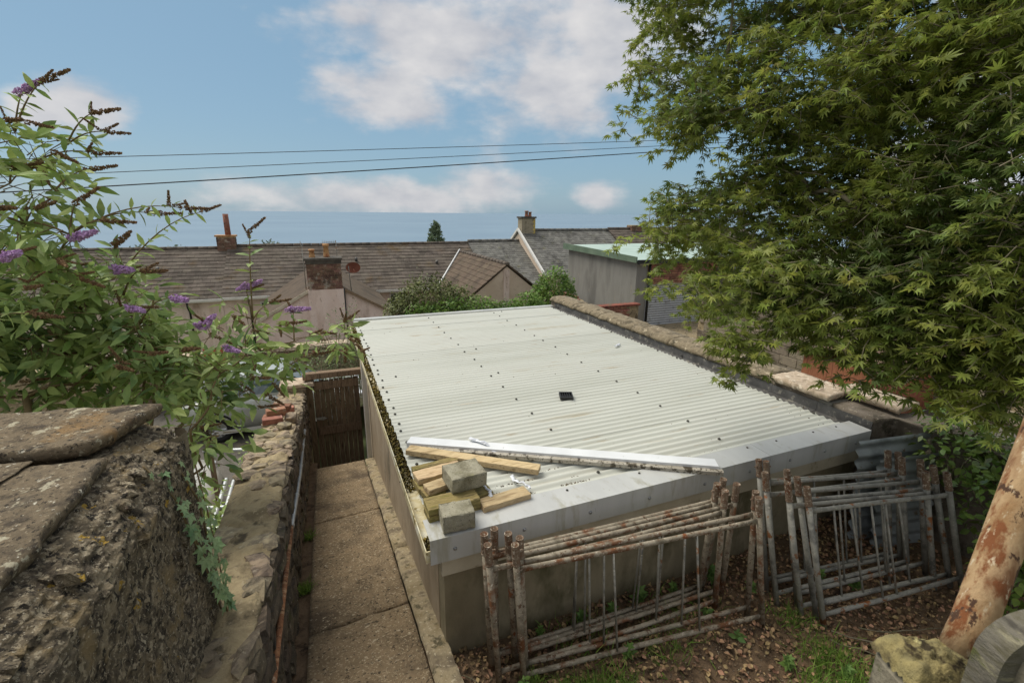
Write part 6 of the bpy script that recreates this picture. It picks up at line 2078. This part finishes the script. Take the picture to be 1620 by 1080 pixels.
mound('shrub', 'dull green dense shrub beyond the far left corner of the pale roof', 'shrub', [(2.15, 9.8, .5, .75, .5, .95), (2.75, 9.9, .35, .6, .5, .85), (1.65, 9.8, 0.3, .5, .4, .85)], 16000, (.04, .08), OVAL_V, OVAL_F, m_hedge_dark, 51)
mound('ivy_hedge', 'bright green ivy hedge along the far edge of the pale roof', 'hedge', [(3.2, 9.5, .36, .6, .35, .64), (3.8, 9.5, .28, .55, .35, .62), (2.5, 9.35, .38, .6, .3, .66), (1.9, 9.3, .35, .5, .3, .66), (4.35, 9.6, .42, .42, .32, .62), (4.6, 9.7, .38, .22, .2, .58)], 19000, (.028, .055), IVY_V, IVY_F, m_hedge, 52)
mound('ivy_bush', 'bright green leafy bush against the far houses left of the grey garage', 'bush', [(6.25, 11.9, .55, .55, .4, .75), (5.9, 11.9, .35, .4, .4, .6), (6.6, 11.9, .3, .3, .3, .6)], 5500, (.035, .065), IVY_V, IVY_F, m_hedge, 53)
mound('feathery_shrub', 'pale feathery shrub beside the gate at the far left corner of the garage', 'shrub', [(0.35, 10.4, -.35, .4, .35, 1.15), (-.1, 10.5, -.6, .35, .3, .95), (.62, 10.3, -.1, .22, .25, 1.05)], 2600, (.03, .075), LANCE_V, LANCE_F, M('feathery_leaf', [rgb('6b7a50'), rgb('84916a')], scale=3, rough=.7, bump=0, island=.3, trans=.25), 54, shell=.3)
mound('laurel_bush', 'glossy leafed evergreen bush by the boundary wall at the right edge', 'bush', [(4.35, 1.30, 0.85, .32, .28, .40), (4.6, 1.75, .95, .25, .3, .25), (4.1, 1.05, .55, .35, .25, .45), (4.78, 1.85, 1.12, .25, .3, .16), (4.75, 1.4, 1.05, .3, .35, .25)], 1900, (.04, .08), OVAL_V, OVAL_F, M('laurel_leaf', [rgb('5b7434'), rgb('738b3e'), rgb('48602c')], scale=5, rough=.4, bump=0, island=.35, trans=.2), 55, k=200, shell=.35)
# bramble and ivy carpet along the drive side of the wall
mound('bramble_bush', 'green brambles growing behind the low stone wall in the drive', 'bush', [(-1.3, 3.5, .2, .4, .6, .7), (-1.6, 4.4, 0, .5, .6, .65), (-1.3, 5.0, -.6, .35, .5, .5), (-1.05, 6.6, -.75, .2, .8, .5), (-.98, 2.75, .45, .17, .35, .6), (-1.0, 4.0, .1, .15, .6, .5)], 3600, (.04, .085), OVAL_V, OVAL_F, m_bud, 56, k=120, shell=.3)

# ---- far trees
def far_tree(name, label, base, h, rx, n, size, mat, seed, crowns, cat='tree'):
    q = np.random.default_rng(seed)
    t = thing(name, label, cat, base)
    MB().tube([base, (base[0], base[1], base[2] + h * .6)], [h * .025, h * .01], 7).obj('trunk', m_bark, t, True)
    pts = []
    for (ox, oz, r1, r2) in crowns:
        m = int(n * r1 * r2 / sum(c[2] * c[3] for c in crowns))
        d = unit(q.normal(size=(m, 3)))
        rr = .55 + .5 * q.random(m)
        pts.append(np.array(base) + np.array([ox, 0, oz]) + d * np.array([r1, r1, r2]) * rr[:, None])
    P = np.concatenate(pts)
    D = unit(q.normal(size=P.shape) + np.array([0, 0, .5]))
    R = frames(D, q.normal(size=P.shape), q.uniform(*size, size=len(P)))
    bulk('crown', OVAL_V, OVAL_F, R, P, mat, t, kind='stuff')
    return t


m_far = M('far_foliage', [rgb('66755c'), rgb('76866d'), rgb('586650')], scale=.4, rough=.8, bump=0, island=.25)  # haze of distance is mixed into the far leaf colours
m_far2 = M('hazy_foliage', [rgb('7d8a7c'), rgb('8b9789')], scale=.3, rough=.9, bump=0, island=.15)
far_tree('poplar_tree', 'tall dark poplar standing alone beyond the roofs', (35.6, 150, -17), 17, 2.5, 2600, (.5, 1.0), m_far, 61, [(0, 11, 2.2, 5.5), (-1.5, 9, 1.3, 4.2), (1.6, 8.5, 1.4, 4.0), (.3, 14.5, 1.2, 2.6)])
for i, (bx, hh, lab) in enumerate([(-12, 12.6, 'pale hazy tree just right of the brick flue chimney'), (-45, 11.4, 'pale hazy tree low behind the buddleia at the left'), (-36, 11.2, 'pale hazy tree next to the low cream chimney at the left')]):
    far_tree('distant_tree', lab, (bx, 160, -18.5), hh, 4, 900, (.5, 1.2), m_far2, 70 + i, [(0, hh * .72, 4, hh * .3), (2.5, hh * .6, 3, hh * .25), (-2.5, hh * .62, 3, hh * .25)])

# ---- leaf litter, grass and weeds in the yard
q = np.random.default_rng(77)
n = 13000
P = np.stack([q.uniform(.45, 4.6, n), q.uniform(.9, 2.5, n), np.zeros(n)], 1)
kp = np.array([q.random() < .55 + .5 * fbm(x * 1.2, y * 1.2) for x, y, _ in P])
P = P[kp]
P[:, 2] = [yard_z(x, y) + .012 for x, y, _ in P]
P[:, 2] += q.random(len(P)) * .012
D = unit(q.normal(size=P.shape) * np.array([1, 1, .35]))
R = frames(D, np.array([0, 0, 1.0]) + .5 * q.normal(size=P.shape), q.uniform(.014, .042, len(P)))
CURL_V, CURL_F = lance(.36, .22, -.25)
lt_ = bulk('leaf_litter', CURL_V, CURL_F, R, P, m_litter)
tag(lt_, 'brown dead leaves covering the soil below the scaffold frames', 'leaf litter', kind='stuff')
cr = [(rng.uniform(.45, 4.5), rng.uniform(1.0, 2.5)) for _ in range(5000)]
P = np.array([(x, y, yard_z(x, y) + .006) for x, y in cr])
R = np.array([np.array(Euler((rng.uniform(0, 6), rng.uniform(0, 6), rng.uniform(0, 6))).to_matrix()) * rng.uniform(.002, .009) for _ in cr])
tag(bulk('soil_crumbs', TET_V, TET_F, R, P, m_stone), 'small stones and crumbs scattered over the soil of the yard', 'gravel', kind='stuff')


def grass(spots, name, label, seed, hgt=(.05, .16)):
    q = np.random.default_rng(seed)
    D, N_, S_, P, W = [], [], [], [], []
    for (x, y, r, n) in spots:
        for _ in range(n * 2):
            px, py = x + q.normal() * r, y + q.normal() * r * .8
            h = q.uniform(*hgt)
            zz = yard_z(px, py) if px > -.27 else path_z(py) - .03
            if px > .45 or px < -.27:
                P.append((px, py, zz))
                D.append((q.normal() * .55, q.normal() * .55, 1.0))
                N_.append(q.normal(size=3))
                S_.append(h)
    D, N_, S_, P = map(np.array, (D, N_, S_, P))
    R = frames(D, N_, S_)
    R[:, :, 0] *= (0.006 / S_)[:, None]
    R[:, :, 0] *= 1.0
    R[:, :, 2] *= 3
    return tag(bulk(name, BLADE_V, BLADE_F, R, P, m_grass), label, 'grass', kind='stuff')


grass([(1.25, 1.82, .07, 170), (1.42, 1.78, .08, 160), (1.1, 1.87, .05, 90), (2.85, 1.45, .10, 150), (2.6, 1.25, .12, 240), (2.75, 1.12, .1, 220), (3.0, 1.15, .1, 200), (1.9, 1.9, .1, 60), (1.5, 2.15, .15, 90), (2.2, 2.1, .15, 60), (2.9, 1.75, .08, 60), (-.33, 3.6, .03, 60), (-.33, 4.6, .03, 40), (1.0, 2.0, .03, 40)],
      'grass', 'tufts of green grass among the dead leaves of the yard', 88)


def weed(x, y, z, n, s0, label, seed, tv=OVAL_V, tf=OVAL_F, h=.06):
    q = random.Random(seed)
    t = thing('weed', label, 'weed', (x, y, z), 'green weeds in the yard')
    me = templ_mesh('leaf', tv, tf, m_weed)
    MB().tube([(x, y, z - .01), (x, y, z + h)], .0025, 5).obj('stem', m_weed, t)
    for k in range(n):
        a = 2.4 * k + q.uniform(-.3, .3)
        u = (k + .5) / n
        d = Vector((math.cos(a), math.sin(a), .35 + .5 * u - .3))
        inst('leaf', me, aim(Vector((x, y, z + h * (.3 + .7 * u))), d, s0 * q.uniform(.7, 1.2) * (1.1 - .4 * u)) @ Matrix.Rotation(q.uniform(-.2, .2), 4, 'Y'), t)
    return t


weed(2.42, 1.78, yard_z(2.42, 1.78), 7, .06, 'broad leafed weed at the right foot of the front rusty frame', 1)
weed(2.36, 2.0, yard_z(2.36, 2.0), 8, .06, 'leafy weed behind the bottom rail of the rusty frames, right end', 2)
weed(0.90, 1.93, yard_z(.9, 1.93), 14, .05, 'upright leafy weed at the left foot of the front rusty frame', 3, h=.2)
weed(1.5, 2.3, yard_z(1.5, 2.3), 12, .06, 'dark leafy weed against the front wall of the garage, left of centre', 4, IVY_V, IVY_F, h=.1)
weed(2.0, 2.3, yard_z(2.0, 2.3), 14, .07, 'dark leafy weed against the front wall of the garage, at its middle', 5, IVY_V, IVY_F, h=.12)
weed(2.65, 2.25, yard_z(2.65, 2.25), 14, .07, 'dark leafy weed between the two piles of scaffold frames', 6, IVY_V, IVY_F, h=.14)
weed(1.2, 2.33, yard_z(1.2, 2.33), 9, .05, 'low dark weed at the foot of the garage wall behind the left posts', 7, IVY_V, IVY_F, h=.07)
weed(3.4, 1.9, yard_z(3.4, 1.9), 10, .06, 'weed growing up through the right pile of frames', 8, IVY_V, IVY_F, h=.14)
for k_, (wx_, wy_, lab_) in enumerate([(1.75, 2.28, 'ivy seedling against the garage wall behind the third vertical bar'), (2.3, 2.28, 'ivy seedling against the garage wall right of its middle'), (2.85, 2.05, 'green weed at the left foot of the right pile of frames'),
                                       (3.6, 1.75, 'green weed under the bottom rails of the right pile'), (2.55, 1.5, 'small green weed in the grass between the two piles'), (4.0, 1.25, 'green weed at the foot of the evergreen bush'),
                                       (1.65, 1.95, 'green weed behind the bottom rail of the front rusty frame, near its middle'), (2.8, 1.3, 'broad green weed in the grass near the white paper scrap')]):
    weed(wx_, wy_, yard_z(wx_, wy_), 11, .055, lab_, 30 + k_, IVY_V, IVY_F, h=.1)
weed(2.02, 1.52, yard_z(2.02, 1.52), 6, .04, 'tiny green weed alone among the dead leaves', 9, h=.04)
# white paper scrap and twigs
def scrap(pts, label, name, mat, cat, r):
    return solo(name, MB().tube(pts, r, 5), mat, label, cat, smooth=True)


s = MB().grid(lambda u, v: (2.90 + u * .24 - .05 * v, 1.13 - u * .12 + v * (.06 - .045 * u), yard_z(3.0, 1.1) + .035 + .02 * fbm(u * 3, v * 3) + .012 * math.sin(u * 9)), 12, 6)
solo('paper_scrap', s, m_upvc, 'torn white paper scrap on the soil near the bottom right', 'paper')
for i, (x0_, y0_, x1_, y1_) in enumerate([(3.05, 1.55, 3.5, 1.1), (3.25, 1.5, 3.75, 1.25), (2.95, 1.5, 3.2, 1.25), (.75, 2.0, .55, 2.3)]):
    P = [Vector((x0_ + (x1_ - x0_) * k / 6 + rng.uniform(-.015, .015), y0_ + (y1_ - y0_) * k / 6 + rng.uniform(-.015, .015), 0)) for k in range(7)]
    for p in P:
        p.z = yard_z(p.x, p.y) + .025 + rng.uniform(0, .015)
    scrap(P, ['long curved twig on the soil in front of the right frames', 'thin straight twig on the soil below the right frames', 'short twig on the soil by the front right frame', 'thin twig at the corner of the garage by the path'][i], 'twig', m_bark, 'twig', [.006 - .0007 * k for k in range(7)])
print('objects', len(bpy.data.objects))
